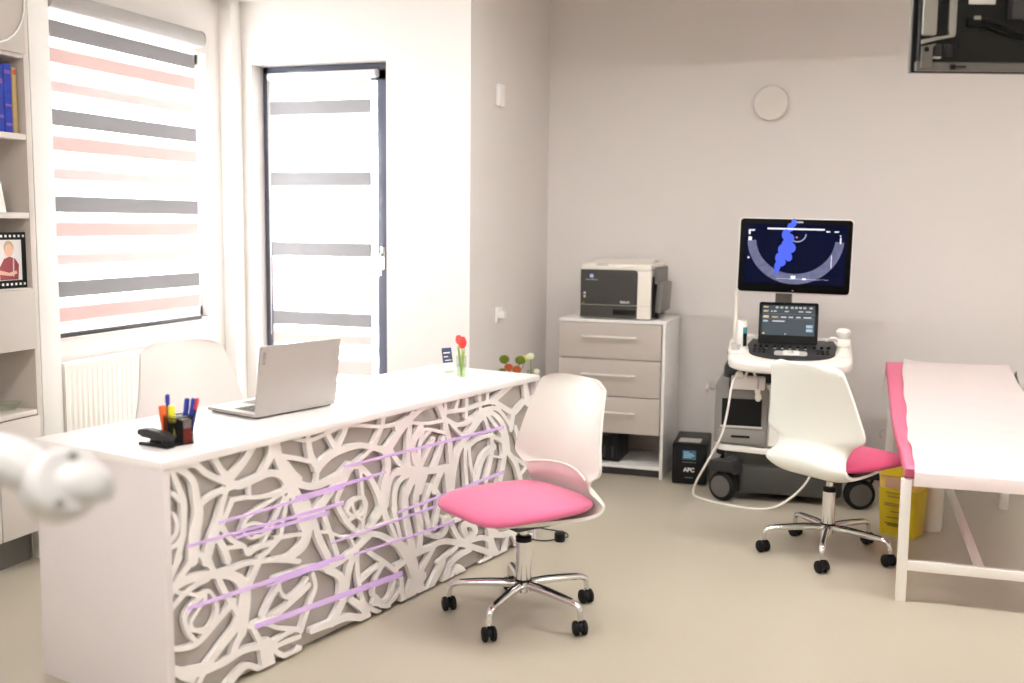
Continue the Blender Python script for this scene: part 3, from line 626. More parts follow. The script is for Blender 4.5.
def bloom(par, base, tip, r_, m, flat_=.85):
    s0 = MB().tube([base, tuple((Vector(base)+Vector(tip))*.5+Vector((.004, 0, .004))), tip], .0025, 6).build('stem', M_green, par)
    n = 140; mb = MB(); mb.ball(tip, r_*.8, 8, scale=(1, 1, flat_))
    for i in range(n):
        z = 1-2*(i+.5)/n; a = i*2.399963; q = math.sqrt(max(0, 1-z*z)); d = Vector((q*math.cos(a), q*math.sin(a), z*flat_))
        c0 = Vector(tip)+d*r_*.72; tn = d.cross(Vector((0, 0, 1)) if abs(z) < .95 else Vector((1, 0, 0))).normalized()*r_*.16; bn = d.cross(tn).normalized()*r_*.10
        mb.add([c0-tn, c0+bn, c0+tn, c0-bn, c0+d*r_*.34], [[0, 1, 4], [1, 2, 4], [2, 3, 4], [3, 0, 4]])
    mb.build('bloom', m, par, smooth=0)
bloom(t, (-.01, 0, .09), (-.045, -.01, .205), .030, M_gball)
bloom(t, (.01, .01, .09), (.045, .0, .205), .030, M_gball)
bloom(t, (0, -.01, .09), (-.012, -.03, .165), .026, M_oball)
bloom(t, (.01, -.02, .09), (.035, -.03, .155), .026, M_oball)
bloom(t, (.02, .0, .09), (.075, .02, .215), .020, M_yball)
bloom(t, (-.02, -.02, .09), (-.05, -.03, .140), .022, M_gball)
for k in range(9):
    a = k*.7; 
    def leaf(u, v, a=a):
        w_ = .016*math.sin(PI*(.05+.93*v))*(u*2-1); r_ = .02+.075*v; z = .09+.07*v-.06*v*v
        return (r_*math.cos(a)-w_*math.sin(a), r_*math.sin(a)+w_*math.cos(a), z)
    MB().grid(leaf, 5, 9).build('leaf', M_green, t, fix=False)
t = thing('bottle_vase', 'clear glass bottle vase with white flowers beside the green and orange pot', 'glass vase', (FLX+.075, FLY-.045, .56))
MB().lathe([(0, .004), (.028, .004), (.030, .08), (.012, .12), (.012, .16), (.014, .16), (.015, .12), (.034, .08), (.031, 0), (0, 0)], 28, cap=False).build('glass_wall', M_clear, t)
bloom(t, (0, 0, .01), (.005, .0, .235), .022, M_wball)
bloom(t, (.003, 0, .01), (.045, -.01, .155), .017, M_wball)
# ------------------------------------------------------------------ swivel chairs (local +y is the way the sitter faces)
PROF = [(.17, .392), (.05, .386), (-.08, .383), (-.165, .388), (-.215, .410), (-.232, .445), (-.218, .482), (-.200, .512), (-.194, .540), (-.198, .575), (-.216, .670), (-.246, .780), (-.276, .865), (-.288, .905)]
HALF = [.150, .190, .215, .226, .230, .226, .210, .196, .214, .272, .250, .222, .200, .184]
def make_chair(name, label, seat_mat, loc, face, base_a, lift=0.0, off=(0, 0)):
    t = thing(name, label, 'office chair', loc, 0, 'white shell swivel chairs')
    yaw = R(face-90)
    MZ = T(off[0], off[1], lift) @ Matrix.Rotation(yaw, 4, 'Z')
    # seat shell and back: one bent plastic sheet
    P = spline([Vector((p[0], p[1], h)) for p, h in zip(PROF, HALF)], 4); n = len(P)
    nv = 21
    def surf(off):
        vs = []
        for i, p in enumerate(P):
            tn = (P[min(i+1, n-1)]-P[max(i-1, 0)]); ny, nz = tn.y, -tn.x; l = math.hypot(ny, nz); ny /= l; nz /= l   # towards the sitter
            f = max(0, min(1, (p.y-.44)/.16)); back = f*f*(3-2*f)
            hw = p.z
            e = (p.y-.845)/.06
            if e > 0: hw *= (1-min(1, e)**3.2*.16)
            e2 = (.10-p.x)/.06
            for j in range(nv):
                s = 2*j/(nv-1)-1
                cur = (.055*back*s*s + .030*(1-back)*max(0, abs(s)-.45)**2*3)
                top = -.020*max(0, (p.y-.86)/.045)*s**4
                rec = -.010*math.exp(-((p.y-.52)/.045)**2)*(1-s**4)
                o_ = off+cur+rec
                vs.append((s*hw, p.x+ny*o_, p.y+nz*o_+top))
        return vs
    A, B = surf(0.0), surf(-.013); N = len(A); F = []
    for i in range(n-1):
        for j in range(nv-1):
            a = i*nv+j; F.append([a, a+1, a+nv+1, a+nv]); F.append([N+a, N+a+nv, N+a+nv+1, N+a+1])
    rimv = [j for j in range(nv)]+[i*nv+nv-1 for i in range(1, n)]+[(n-1)*nv+j for j in range(nv-2, -1, -1)]+[i*nv for i in range(n-2, 0, -1)]
    for a, b in zip(rimv, rimv[1:]+rimv[:1]): F.append([a, N+a, N+b, b])
    sh = MB(); sh.add([MZ @ Vector(v) for v in A+B], F); sh.build('backrest', M_shell, t, smooth=60)
    # lip under the upper back panel
    lp = MB(); pts = []
    for j in range(15):
        s = 2*j/14-1; pts.append(MZ @ Vector((s*.192, -.192+.042*s*s+.004, .566-.022*s*s)))
    lp.tube(pts, .0045, 8); lp.build('lumbar_lip', M_shell, t)
    # upholstered pad
    st = MB(); nu, nr = 56, 9
    def rad(a):
        c, s_ = math.cos(a), math.sin(a); ex = 4.6
        return (abs(c)**ex+abs(s_)**ex)**(-1/ex)
    def outline(a, k):
        q = rad(a)*k; x = .250*q*math.cos(a); y = .262*q*math.sin(a)
        y -= .0; x *= 1-.10*max(0, y/.268)**2 if y > 0 else 1-.10*(y/.238)**2
        return x, y+.040
    rings = []
    for k, z in ((.02, .478), (.3, .4775), (.6, .476), (.82, .471), (.93, .464), (.985, .455), (1.0, .446), (.985, .436), (.93, .428), (.8, .424), (.4, .422), (.02, .422)):
        ring = []
        for i in range(nu):
            a = 2*PI*i/nu; x, y = outline(a, k)
            drop = .008*max(0, (y-.10)/.15)**2 - .006*math.exp(-((y+.02)/.1)**2)*(1-min(1, abs(x)/.2)**2)*(1 if z > .44 else 0)
            ring.append(MZ @ Vector((x, y, z-drop)))
        rings.append(ring)
    o0 = [v for r_ in rings for v in r_]; F = []
    for i in range(len(rings)-1):
        for j in range(nu): F.append([i*nu+j, i*nu+(j+1) % nu, (i+1)*nu+(j+1) % nu, (i+1)*nu+j])
    F.append(list(range(nu))[::-1]); F.append([(len(rings)-1)*nu+j for j in range(nu)])
    st.add(o0, F); st.build('seat', seat_mat, t, smooth=70)
    ul = MB(); ul.box(-.07, .07, -.08, .08, .345, .378, .006, M=MZ); ul.box(-.10, .10, -.02, .02, .368, .386, .004, M=MZ); ul.box(-.02, .02, -.12, .12, .368, .386, .004, M=MZ)
    u = ul.build('seat_mechanism', M_dgrey, t)
    lv = MB(); lv.tube([MZ @ Vector(p) for p in ((.06, 0, .362), (.14, .0, .358), (.20, .01, .350))], .0055, 8); lv.build('height_lever', M_black, u)
    c = MB().lathe([(.030, .140), (.030, .300), (.027, .303)], 24).build('gas_column', M_chrome, t)
    MB().lathe([(.016, .29), (.016, .35+lift)], 18).build('piston', M_chrome, c)
    MB().lathe([(.0315, .298), (.0315, .316), (.024, .322)], 24).lathe([(.034, .138), (.034, .148)], 24).parts('collar', M_black, c)
    MB().lathe([(.026, .096), (.036, .102), (.036, .138), (.030, .146)], 24).build('base_hub', M_chrome, t)
    for k in range(5):
        MR = Matrix.Rotation(R(base_a+72*k), 4, 'Z')
        lg = MB(); path = [(.028, 0, .126), (.10, 0, .127), (.20, 0, .121), (.262, 0, .115), (.286, 0, .100), (.292, 0, .060)]
        lg.tube([MR @ Vector(p) for p in path], [.0195, .0185, .016, .0145, .013, .011], 14, squash=(1.05, .85))
        leg = lg.build('leg', M_chrome, t)
        MB().tube([MR @ Vector(p) for p in ((.036, 0, .1400), (.10, 0, .1415), (.20, 0, .1335), (.250, 0, .1275))], .0068, 8, squash=(1, .6)).build('foot_strip', M_black, leg)
        ca = R(base_a+72*k+40+33*k)
        MC = MR @ T(.292, 0, 0) @ Matrix.Rotation(ca, 4, 'Z')
        cs = MB(); cs.lathe([(.0055, .04), (.0055, .062)], 10, M=MC); cs.prism([(.024*math.cos(a)+.003, .026+.026*math.sin(a)) for a in [PI*q/10 for q in range(11)]]+[(-.018, .022), (.02, .022)], -.006, .006, 'y', M=MC)
        caster = cs.build('caster', M_black, t)
        for sd in (-1, 1):
            w_ = MB(); prof = [(.006, -.0095), (.022, -.0095), (.0275, -.006), (.0285, 0), (.0275, .006), (.022, .0095), (.006, .0095)]
            w_.lathe(prof, 24, M=MC @ T(0.004, sd*.0160, .0285) @ Matrix.Rotation(R(90), 4, 'X'))
            w_.build('wheel', M_softblack, caster)
    return t
make_chair('swivel_chair', 'white shell swivel chair with bright pink seat standing before the lattice desk', M_pink, (-1.258, 3.775, 0), 234, 47.4, .012, (-.002, .004))
make_chair('swivel_chair', 'white shell swivel chair with pink seat in a shaded tone turned to the scanner', M_pinkshaded, (-.180, 5.015, 0), 53, 52, .012, (.022, .01))
make_chair('swivel_chair', 'white shell swivel chair behind the desk in front of the radiator', M_pink, (-2.70, 3.83, .0), -22, 20, .075)

# ------------------------------------------------------------------ drawer unit
CX0, CX1, CY0, CY1, CH = -1.83, -1.181, 6.143, 6.616, .9499
cw, cd = CX1-CX0, CY1-CY0
t = thing('drawer_cabinet', 'greige three drawer cabinet with open bottom shelf under the laser printer', 'cabinet', (CX0, CY0, 0))
MB().box(-.006, cw+.006, -.004, cd, CH-.018, CH, .002).build('cabinet_top', M_white, t)
MB().box(0, .018, 0, cd, 0, CH-.018, .0015).build('side_panel', M_white, t)
MB().box(cw-.018, cw, 0, cd, 0, CH-.018, .0015).build('side_panel', M_white, t)
MB().box(.018, cw-.018, cd-.01, cd, .06, CH-.018).build('back_panel', M_greige, t)
MB().box(.018, cw-.018, .004, cd-.01, .052, .072, .0015).build('bottom_shelf', M_white, t)
MB().box(.018, cw-.018, .02, cd-.01, .272, .286).build('drawer_floor', M_greige, t)
MB().box(.018, cw-.018, .05, .065, 0, .052).parts('plinth', M_dgrey, t)
for z0, z1, zh in ((.716, .929, .850), (.492, .711, .622), (.268, .487, .395)):
    d = MB().box(.003, cw-.021, -.018, -.001, z0, z1, .0015).build('drawer', M_greige, t)
    h = MB(); h.tube([(.150, -.046, zh), (cw-.165, -.046, zh)], .0065, 10, smooth=False)
    for x in (.175, cw-.19): h.tube([(x, -.047, zh), (x, -.017, zh)], .005, 8, smooth=False)
    h.build('handle', M_handle, d)
# network storage box in the open compartment
t = thing('storage_box', 'black ribbed electronic storage box in the open bottom of the drawer cabinet', 'computer', (CX0+.085, CY0+.045, .0725))
MB().box(0, .285, .012, .27, .004, .192, .004).build('housing', M_black, t)
for k in range(5):
    b_ = MB().box(.012+k*.053, .060+k*.053, -.003, .013, .018, .158, .004).build('drive_bay', M_softblack, t)
    MB().box(.028+k*.053, .044+k*.053, -.006, -.002, .03, .10, .002).build('bay_latch', M_charcoal, b_)
MB().box(.012, .273, -.002, .013, .162, .186, .002).build('top_strip', M_charcoal, t)
MB().box(.015, .045, .03, .25, 0, .005).box(.24, .27, .03, .25, 0, .005).parts('foot', M_softblack, t)

# ------------------------------------------------------------------ laser printer
t = thing('laser_printer', 'cream and charcoal laser printer on top of the drawer cabinet', 'printer', (-1.712, 6.165, CH))
M_prn = mat('printer_charcoal', (.060, .058, .055), .42, spec=.3)
PW, PD, PH_ = .432, .40, .338
MB().prism([(0, 0), (PW, 0), (PW, .03), (PW, PD), (0, PD)], .006, PH_-.045, 'z', .008).box(.0, PW, .0, PD, PH_-.05, PH_-.005, .018, 4).build('body', M_cream, t)
tp = MB(); tp.prism([(.02, PH_-.008), (.12, PH_-.004), (.30, PH_+.012), (.38, PH_+.014), (.385, PH_-.01), (.02, PH_-.012)], .03, PW-.03, 'x', .004); tp.build('top_cover', M_cream, t)
MB().box(.10, .17, -.001, .03, PH_-.018, PH_-.004, .003).build('control_strip', M_lgrey, t)
fp = MB(); fp.prism([(.003, .088), (.352, .088), (.352, .280), (.346, .292), (.335, .297), (.003, .297)], -.007, .002, 'y', .003)
pnl = fp.build('front_panel', M_prn, t)
dr = MB().prism([(.003, .010), (.350, .010), (.352, .084), (.003, .084)], -.007, .002, 'y', .003).build('paper_drawer', M_prn, t)
MB().box(.205, .345, -.0085, -.004, .028, .060, .004).build('drawer_grip', M_black, dr)
MB().box(.352, PW, -.0018, .0, .0835, .0855).build('seam', M_lgrey, t)
# right side: open feed tray
MB().box(PW-.001, PW+.012, .03, PD-.03, .012, .26, .004).build('side_recess', M_black, t)
MB().box(PW+.006, PW+.032, .05, PD-.04, .215, .315, .008).build('side_hood', M_mgrey, t)
fl = MB(); fl.box(PW+.012, PW+.050, .06, PD-.05, .045, .225, .010, M=rot('Y', 4, (PW+.01, 0, .05))); fl.build('feed_tray', M_mgrey, t)
MB().box(PW, PW+.03, .10, .14, .008, .05, .003).build('tray_hinge', M_black, t)
gl = MB().lathe([(.0, 0), (.013, 0), (.013, .0012), (0, .0012)], 24, M=T(.072, -.0072, .258) @ Matrix.Rotation(R(90), 4, 'X'))
gl.build('maker_emblem', mat('emblem_blue', (.25, .42, .75), .4), pnl)
ring = MB()
for k in range(3): ring.box(.062, .082, -.0092, -.0082, .2525+k*.005, .2545+k*.005)
ring.parts('emblem_lines', M_paperwhite, pnl)
text('maker_lettering', 'KONICA MINOLTA', .0085, M_lgrey, pnl, (.072, -.0076, .236), (R(90), 0, 0))
text('model_lettering', 'bizhub', .022, M_lgrey, pnl, (.278, -.0076, .106), (R(90), 0, 0))
bt = MB()
for z in (.135, .155): bt.lathe([(0, 0), (.008, 0), (.008, .002), (0, .002)], 16, M=T(.030, -.0068, z) @ Matrix.Rotation(R(90), 4, 'X'))
bt.parts('button', M_lgrey, pnl)
MB().box(.014, .030, -.0078, -.006, .093, .098).build('warning_mark', mat('amber_mark', (.6, .4, .05), .5), pnl)

# ------------------------------------------------------------------ UPS box on the floor
t = thing('power_backup_unit', 'black box shaped power backup unit on the floor beside the drawer cabinet', 'power backup', (-1.112, 6.085, 0), R(4))
MB().box(0, .196, .012, .37, .006, .246, .008).build('housing', M_black, t)
ff = MB().prism(rrect(.0, .196, .004, .247, .012, 4), -.004, .016, 'y', .005).build('front_panel', M_softblack, t)
MB().box(.03, .16, .035, .15, .2455, .2475, .002).build('top_label', M_lgrey, t)
sc = MB().box(.060, .140, -.0062, -.003, .150, .205, .002).build('status_screen', mat('ups_screen', (.02, .04, .06), .2, emit=(.10, .22, .32), estr=.35), ff)
ln = MB()
for z, x1 in ((.192, .10), (.182, .12), (.172, .13), (.162, .115)): ln.box(.068, x1, -.0068, -.006, z, z+.005)
ln.parts('screen_lines', mat('ups_screen_text', (.2, .4, .5), .3, emit=(.3, .62, .8), estr=.2), sc)
MB().box(.06, .14, -.0055, -.0035, .132, .136).build('button_bar', M_mgrey, ff)
text('maker_lettering', 'APC', .034, M_paperwhite, ff, (.100, -.0046, .088), (R(90), 0, 0))
MB().box(.075, .125, -.0052, -.0035, .040, .045).build('model_mark', M_mgrey, ff)
MB().box(.012, .03, .03, .34, 0, .008).box(.166, .184, .03, .34, 0, .008).parts('foot', M_softblack, t)

# ------------------------------------------------------------------ ultrasound scanner
UL, UR = Vector((-.45, 5.98, 0)), R(4)
us = thing('ultrasound_scanner', 'white and grey ultrasound scanner on casters with large monitor by the back wall', 'ultrasound machine', tuple(UL), UR)
UM = Matrix.Translation(UL) @ Matrix.Rotation(UR, 4, 'Z')
def uw(x, y, z): return tuple(UM @ Vector((x, y, z)))
# base
bs = MB(); bs.prism(rrect(-.29, .30, -.13, .42, .07, 6), .045, .20, 'z', .02); bs.prism(rrect(-.34, .30, -.10, .42, .06, 6), .18, .285, 'z', .02)
bs.build('base', mat('scanner_base_grey', (.055, .056, .050), .5), us)
# skirt band + body
sk = MB(); sk.prism(rrect(-.385, .285, -.145, .36, .06, 6), .282, .318, 'z', .008, M=rot('Y', 2.5, (-.385, 0, .30))); sk.build('skirt_band', M_uswhite, us)
MB().prism(rrect(-.375, .275, -.125, .36, .05, 6), .31, .66, 'z', .02).build('body', M_uswhite, us)
gb = MB(); gb.prism([(-.395, .325), (-.120, .305), (-.108, .32), (-.106, .62), (-.130, .665), (-.36, .685), (-.392, .64)], -.150, .30, 'y', .012)
grey = gb.build('grey_bay', mat('grey_bay', (.215, .205, .195), .45), us)
MB().box(-.355, -.140, -.1535, -.145, .425, .575, .004).build('monitor_bay', M_black, grey)
MB().box(-.360, -.135, -.1545, -.149, .413, .424, .002).build('bay_lip', M_lgrey, grey)
dw = MB().box(-.372, -.122, -.1560, -.148, .328, .402, .004).build('bay_drawer', mat('bay_drawer_grey', (.25, .24, .225), .45), grey)
MB().box(-.300, -.200, -.1575, -.155, .358, .372, .002).build('drawer_slot', M_black, dw)
MB().prism([(-.098, .32), (.268, .335), (.262, .62), (-.098, .64)], -.158, -.12, 'y', .008).build('front_cover', M_uswhite, us)
hk = MB(); hk.tube([(-.39, -.05, .612), (-.43, -.09, .618)], .010, 10, smooth=False); hk.lathe([(.008, 0), (.022, .004), (.022, .014), (.012, .018)], 14, M=T(-.43, -.09, .618) @ Matrix.Rotation(R(-90), 4, 'Y')); hk.box(-.452, -.440, -.10, -.08, .59, .65, .004)
hk.build('cable_hook', M_lgrey, us)
# shoulders between body and console
nk = MB(); nk.prism(rrect(-.355, -.03, -.12, .22, .06, 6), .66, .755, 'z', .022); nk.build('neck_cover', M_charcoal, us)
nc = MB(); nc.prism(rrect(-.30, .24, -.10, .24, .08, 6), .64, .775, 'z', .02); nc.build('neck', M_uswhite, us)
cb = MB(); cb.box(-.310, -.128, -.175, -.10, .628, .700, .010); cb.build('connector_panel', mat('connector_offwhite', (.74, .72, .69), .45), us)
MB().box(-.318, -.310, -.174, -.10, .63, .715, .002).build('connector_edge', M_black, us)
# console: rounded white tray, tilted to the user
CT = T(0, 0, .010) @ rot('X', 12, (0, -.15, .80))
def console_outline(gr=0.0):
    P = []
    for k in range(49):
        a = PI+PI*k/48
        P.append((-.004+(.322+gr)*math.copysign(abs(math.cos(a))**.75, math.cos(a)), -.20+(.165+gr)*-abs(math.sin(a))**.62))
    return [(.318+gr, .13+gr), (-.326-gr, .13+gr)]+P
MB().prism(console_outline(), .775, .835, 'z', .022, M=CT, seg=4).build('console', M_uswhite, us)
kb = MB()
kp = [(.222, .045), (-.205, .045), (-.232, -.06)]+[(.005+.225*math.cos(a), -.16-.135*abs(math.sin(a))**.8) for a in [PI+PI*k/24 for k in range(25)]]+[(.246, -.06)]
kb.prism(kp, .835, .842, 'z', .002, M=CT); keyb = kb.build('control_panel', M_charcoal, us)
tb = MB(); tb.prism(rrect(-.085, .085, -.235, -.165, .02, 4), .842, .846, 'z', .001, M=CT); tb.build('trackball_plate', M_lgrey, keyb)
MB().prism(rrect(-.04, .045, -.237, -.163, .012, 4), .8455, .849, 'z', .001, M=CT).build('palm_key', M_paperwhite, keyb)
MB().ball((.0, -.20, .845), .018, 10, M=CT).build('trackball', M_steel, keyb)
kn = MB()
for x in (-.19, -.16, -.13, -.085, -.045, -.005, .035, .075, .12, .16, .195): kn.lathe([(.009, .842), (.009, .851), (.007, .853)], 12, M=CT @ T(x, -.085 - .02*math.cos(x*6), 0))
kn.parts('knob', M_black, keyb)
kl = MB()
for x in (-.13, -.085, -.045, -.005, .035, .075): kl.box(x-.006, x+.006, -.125, -.117, .842, .8445, M=CT)
kl.parts('lit_key', M_lgrey, keyb)
kq = MB()
for x in (-.19, -.165, -.14, .14, .165, .19):
    for y in (-.14, -.165, -.19): kq.box(x-.009, x+.009, y-.008, y+.008, .842, .847, .001, M=CT)
kq.parts('key_block', M_black, keyb)
# touch panel
TM = T(-.020, -.045, .872) @ Matrix.Rotation(R(-14), 4, 'X')
tc_ = MB().prism(rrect(-.158, .158, 0, .232, .012, 4), -.011, .011, 'y', .004, M=TM).build('touch_panel', M_black, us)
def touch_screen():
    m = bpy.data.materials.new('touch_screen_light'); m.use_nodes = True; b = m.node_tree.nodes['Principled BSDF']
    b.inputs['Base Color'].default_value = (.008, .01, .012, 1); b.inputs['Roughness'].default_value = .25; b.inputs['Specular IOR Level'].default_value = .1
    b.inputs['Emission Color'].default_value = (.19, .23, .26, 1); b.inputs['Emission Strength'].default_value = .42*ES
    return m
ts = MB().box(-.140, .140, -.0118, -.0105, .048, .214, M=TM).build('screen', touch_screen(), tc_)
r2 = random.Random(3)
M_sw = mat('screen_pale_icons', (.5, .5, .5), .3, emit=(.75, .78, .80), estr=.32); M_sy = mat('screen_amber_icons', (.4, .35, .2), .3, emit=(.70, .58, .30), estr=.33); M_sb = mat('screen_blue_icons', (.2, .3, .4), .3, emit=(.42, .60, .75), estr=.4); M_sd = mat('screen_dark_row', (.05, .05, .05), .3, emit=(.06, .07, .09), estr=.8)
ia, ib, ic, idr = MB(), MB(), MB(), MB()
for i, x in enumerate((-.062, -.038, -.012, .018, .040, .062, .085, .118)): ia.box(x-.007, x+.007, -.0124, -.0117, .197, .207, M=TM)
ib.box(-.135, -.108, -.0124, -.0117, .200, .208, M=TM); ib.box(-.135, -.108, -.0124, -.0117, .176, .186, M=TM)
for x0, x1 in ((-.095, -.085), (-.080, -.064), (-.02, .0), (.052, .078), (.09, .12)): ia.box(x0, x1, -.0124, -.0117, .178, .184, M=TM)
for x0, x1 in ((-.088, -.055), (-.040, -.012), (0., .025), (.04, .065), (.08, .12)): (ib if x0 < -.05 else ia).box(x0, x1, -.0124, -.0117, .146, .152, M=TM)
ib.box(-.135, -.105, -.0124, -.0117, .144, .156, M=TM)
ic.box(-.135, -.108, -.0124, -.0117, .122, .130, M=TM); ia.box(-.085, -.018, -.0124, -.0117, .123, .129, M=TM)
for z in (.070, .092): ic.box(.095, .130, -.0124, -.0117, z, z+.016, M=TM)
ib.box(-.137, -.125, -.0124, -.0117, .054, .060, M=TM); ia.box(-.018, -.010, -.0124, -.0117, .054, .058, M=TM)
idr.box(-.140, .140, -.0121, -.0117, .137, .140, M=TM); idr.box(-.140, .140, -.0121, -.0117, .164, .168, M=TM)
ia.parts('pale_icons', M_sw, ts, smooth=0); ib.parts('amber_icons', M_sy, ts, smooth=0); ic.parts('blue_icons', M_sb, ts, smooth=0); idr.parts('dark_rows', M_sd, ts, smooth=0)
MB().box(-.12, .12, .004, .03, -.012, .02, .005, M=TM).build('panel_hinge', M_charcoal, us)
# monitor and its arm
MT = T(.0, -.125, 1.357) @ Matrix.Rotation(R(.9), 4, 'Y') @ Matrix.Rotation(R(-3), 4, 'X')
ar = MB(); ar.box(-.095, -.005, .02, .09, .79, 1.22, .012); ar.build('monitor_arm', mat('arm_grey', (.17, .165, .15), .45), us)
MB().box(-.08, .06, -.06, .05, 1.17, 1.36, .02).build('arm_bracket', M_lgrey, us)
mo = MB().prism(rrect(-.297, .297, -.202, .202, .022, 6), .004, .040, 'y', .008, M=MT).build('monitor_back', M_uswhite, us)
mf = MB().prism(rrect(-.290, .290, -.196, .196, .019, 6), -.006, .008, 'y', .003, M=MT).build('monitor', mat('monitor_black', (.002, .002, .0022), .35, spec=.08), us)
def scan_screen():
    m = bpy.data.materials.new('scan_screen_light'); m.use_nodes = True; b = m.node_tree.nodes['Principled BSDF']
    b.inputs['Base Color'].default_value = (.001, .0015, .004, 1); b.inputs['Roughness'].default_value = .25; b.inputs['Specular IOR Level'].default_value = .08
    b.inputs['Emission Color'].default_value = (.0015, .0025, .022, 1); b.inputs['Emission Strength'].default_value = 1.0*ES
    return m
sn = MB().box(-.262, .262, -.0075, -.0055, -.150, .168, M=MT).build('screen', scan_screen(), mf, smooth=0)
def em(name, c, s=1.0): return mat(name, tuple(.3*x for x in c), .3, emit=c, estr=s)
def sp(poly, d, m, nm): MB().prism(poly, -.0075-d, -.0073-d+.0001, 'y', M=MT).build(nm, m, sn, smooth=0)
# grey sector arc of the scan
def band(a0, a1, r0x, r0z, r1x, r1z, cx, cz, n=40):
    o_ = [(cx+r1x*math.cos(R(a0+(a1-a0)*k/n)), cz+r1z*math.sin(R(a0+(a1-a0)*k/n))) for k in range(n+1)]
    i_ = [(cx+r0x*math.cos(R(a0+(a1-a0)*k/n)), cz+r0z*math.sin(R(a0+(a1-a0)*k/n))) for k in range(n, -1, -1)]
    return o_+i_
ab = MB(); pol = band(184, 356, .205, .190, .250, .245, 0, .095); half = len(pol)//2
for k in range(half-1):
    q = [pol[k], pol[k+1], pol[len(pol)-2-k], pol[len(pol)-1-k]]
    ab.prism(q, -.0082, -.0078, 'y', M=MT)
def arc_mat():
    m = bpy.data.materials.new('scan_grey_light'); m.use_nodes = True; nt = m.node_tree; b = nt.nodes['Principled BSDF']
    b.inputs['Base Color'].default_value = (.03, .03, .05, 1); b.inputs['Roughness'].default_value = .2
    tc = nt.nodes.new('ShaderNodeTexCoord'); n = nt.nodes.new('ShaderNodeTexNoise'); n.inputs['Scale'].default_value = 35; n.inputs['Detail'].default_value = 5
    r = nt.nodes.new('ShaderNodeValToRGB'); r.color_ramp.elements[0].position = .3; r.color_ramp.elements[0].color = (.07, .085, .18, 1); r.color_ramp.elements[1].position = .75; r.color_ramp.elements[1].color = (.17, .18, .31, 1)
    nt.links.new(tc.outputs['Object'], n.inputs['Vector']); nt.links.new(n.outputs['Fac'], r.inputs[0]); nt.links.new(r.outputs[0], b.inputs['Emission Color']); b.inputs['Emission Strength'].default_value = 1.0*ES
    return m
ab.build('scan_sector', arc_mat(), sn, smooth=0)
bm_ = MB()
for (x, z, rx, rz) in ((-.012, .19, .014, .022), (-.028, .165, .018, .024), (-.050, .125, .022, .030), (-.030, .105, .024, .026), (-.040, .075, .030, .028), (-.018, .055, .022, .026), (-.062, .045, .026, .030), (-.045, .020, .028, .028), (-.030, .005, .018, .022), (-.080, .0, .020, .028), (-.066, -.022, .022, .024), (-.086, -.045, .016, .026), (-.090, -.068, .012, .018)):
    bm_.prism([(x+rx*math.cos(2*PI*k/14), z-.012+rz*math.sin(2*PI*k/14)) for k in range(14)], -.0090-.00003*len(bm_.f), -.0083, 'y', M=MT)
bm_.build('blue_flow', em('scan_blue_light', (.055, .11, .80), 1.0), sn, smooth=0)
sp(band(190, 360, .040, .038, .046, .044, .010, .118, 20), .0012, em('scan_pale_line', (.30, .36, .50)), 'pale_arc')
wm = em('scan_white_light', (.85, .88, .95))
def bar(x0, x1, z0, z1): return [(x0, z0), (x1, z0), (x1, z1), (x0, z1)]
wb = MB()
for q in (bar(-.148, .148, .140, .148), bar(.156, .175, .131, .137), bar(.198, .220, .131, .137), bar(-.245, -.214, .130, .137), bar(-.245, -.236, .112, .130), bar(-.245, -.228, .078, .098), bar(.228, .234, .072, .104), bar(.226, .232, .110, .116), bar(.188, .1905, -.060, .010), bar(-.245, -.235, -.018, -.010), bar(-.014, .010, -.122, -.106), bar(.046, .066, -.125, -.117), bar(-.090, .180, -.1225, -.1215)):
    wb.prism(q, -.0096, -.0080, 'y', M=MT)
wb.parts('readout_marks', wm, sn, smooth=0)
sp(ell(.006, .100, .006, .005, 10), .0014, em('scan_red_light', (.55, .2, .25)), 'red_mark')
text('maker_lettering', 'SAMSUNG', .0125, em('maker_white', (.75, .78, .85), .9), mf, tuple(MT @ Vector((.006, -.0066, .181))), (R(90-3), R(.9), 0))
MB().box(-.004, .004, -.0075, -.005, -.188, -.184, M=MT).build('power_lamp', M_lgrey, mf)
# side trays with probe holders
for sx, xx in ((-1, -.290), (1, .268)):
    tr = MB(); tr.prism(rrect(xx-.040, xx+.040, -.20, .03, .03, 5), .822, .842, 'z', .006, M=CT); tray = tr.build('holder_tray', M_uswhite, us)
    for y in (-.165, -.10, -.035):
        hm = MB(); hm.lathe([(.022, .825), (.026, .877), (.022, .877), (.018, .825)], 20, M=T(xx, y, 0), cap=False); hm.build('probe_holder', M_lgrey if sx < 0 else M_cream, tray)
    dm = MB()
    for y in (-.18, -.14, -.10): dm.lathe([(0, 0), (.006, 0), (.006, .002), (0, .002)], 10, M=T(xx+sx*.041, y, .832) @ Matrix.Rotation(R(90*sx), 4, 'Y'))
    dm.parts('screw_cap', M_dgrey, tray)
# keyboard handle loops
for sx in (-1, 1):
    hl = MB(); hl.tube([(sx*.17, .02, .835), (sx*.20, .03, .90), (sx*.25, .03, .895), (sx*.275, .02, .835)], .010, 10); hl.build('handle_loop', M_uswhite, us)
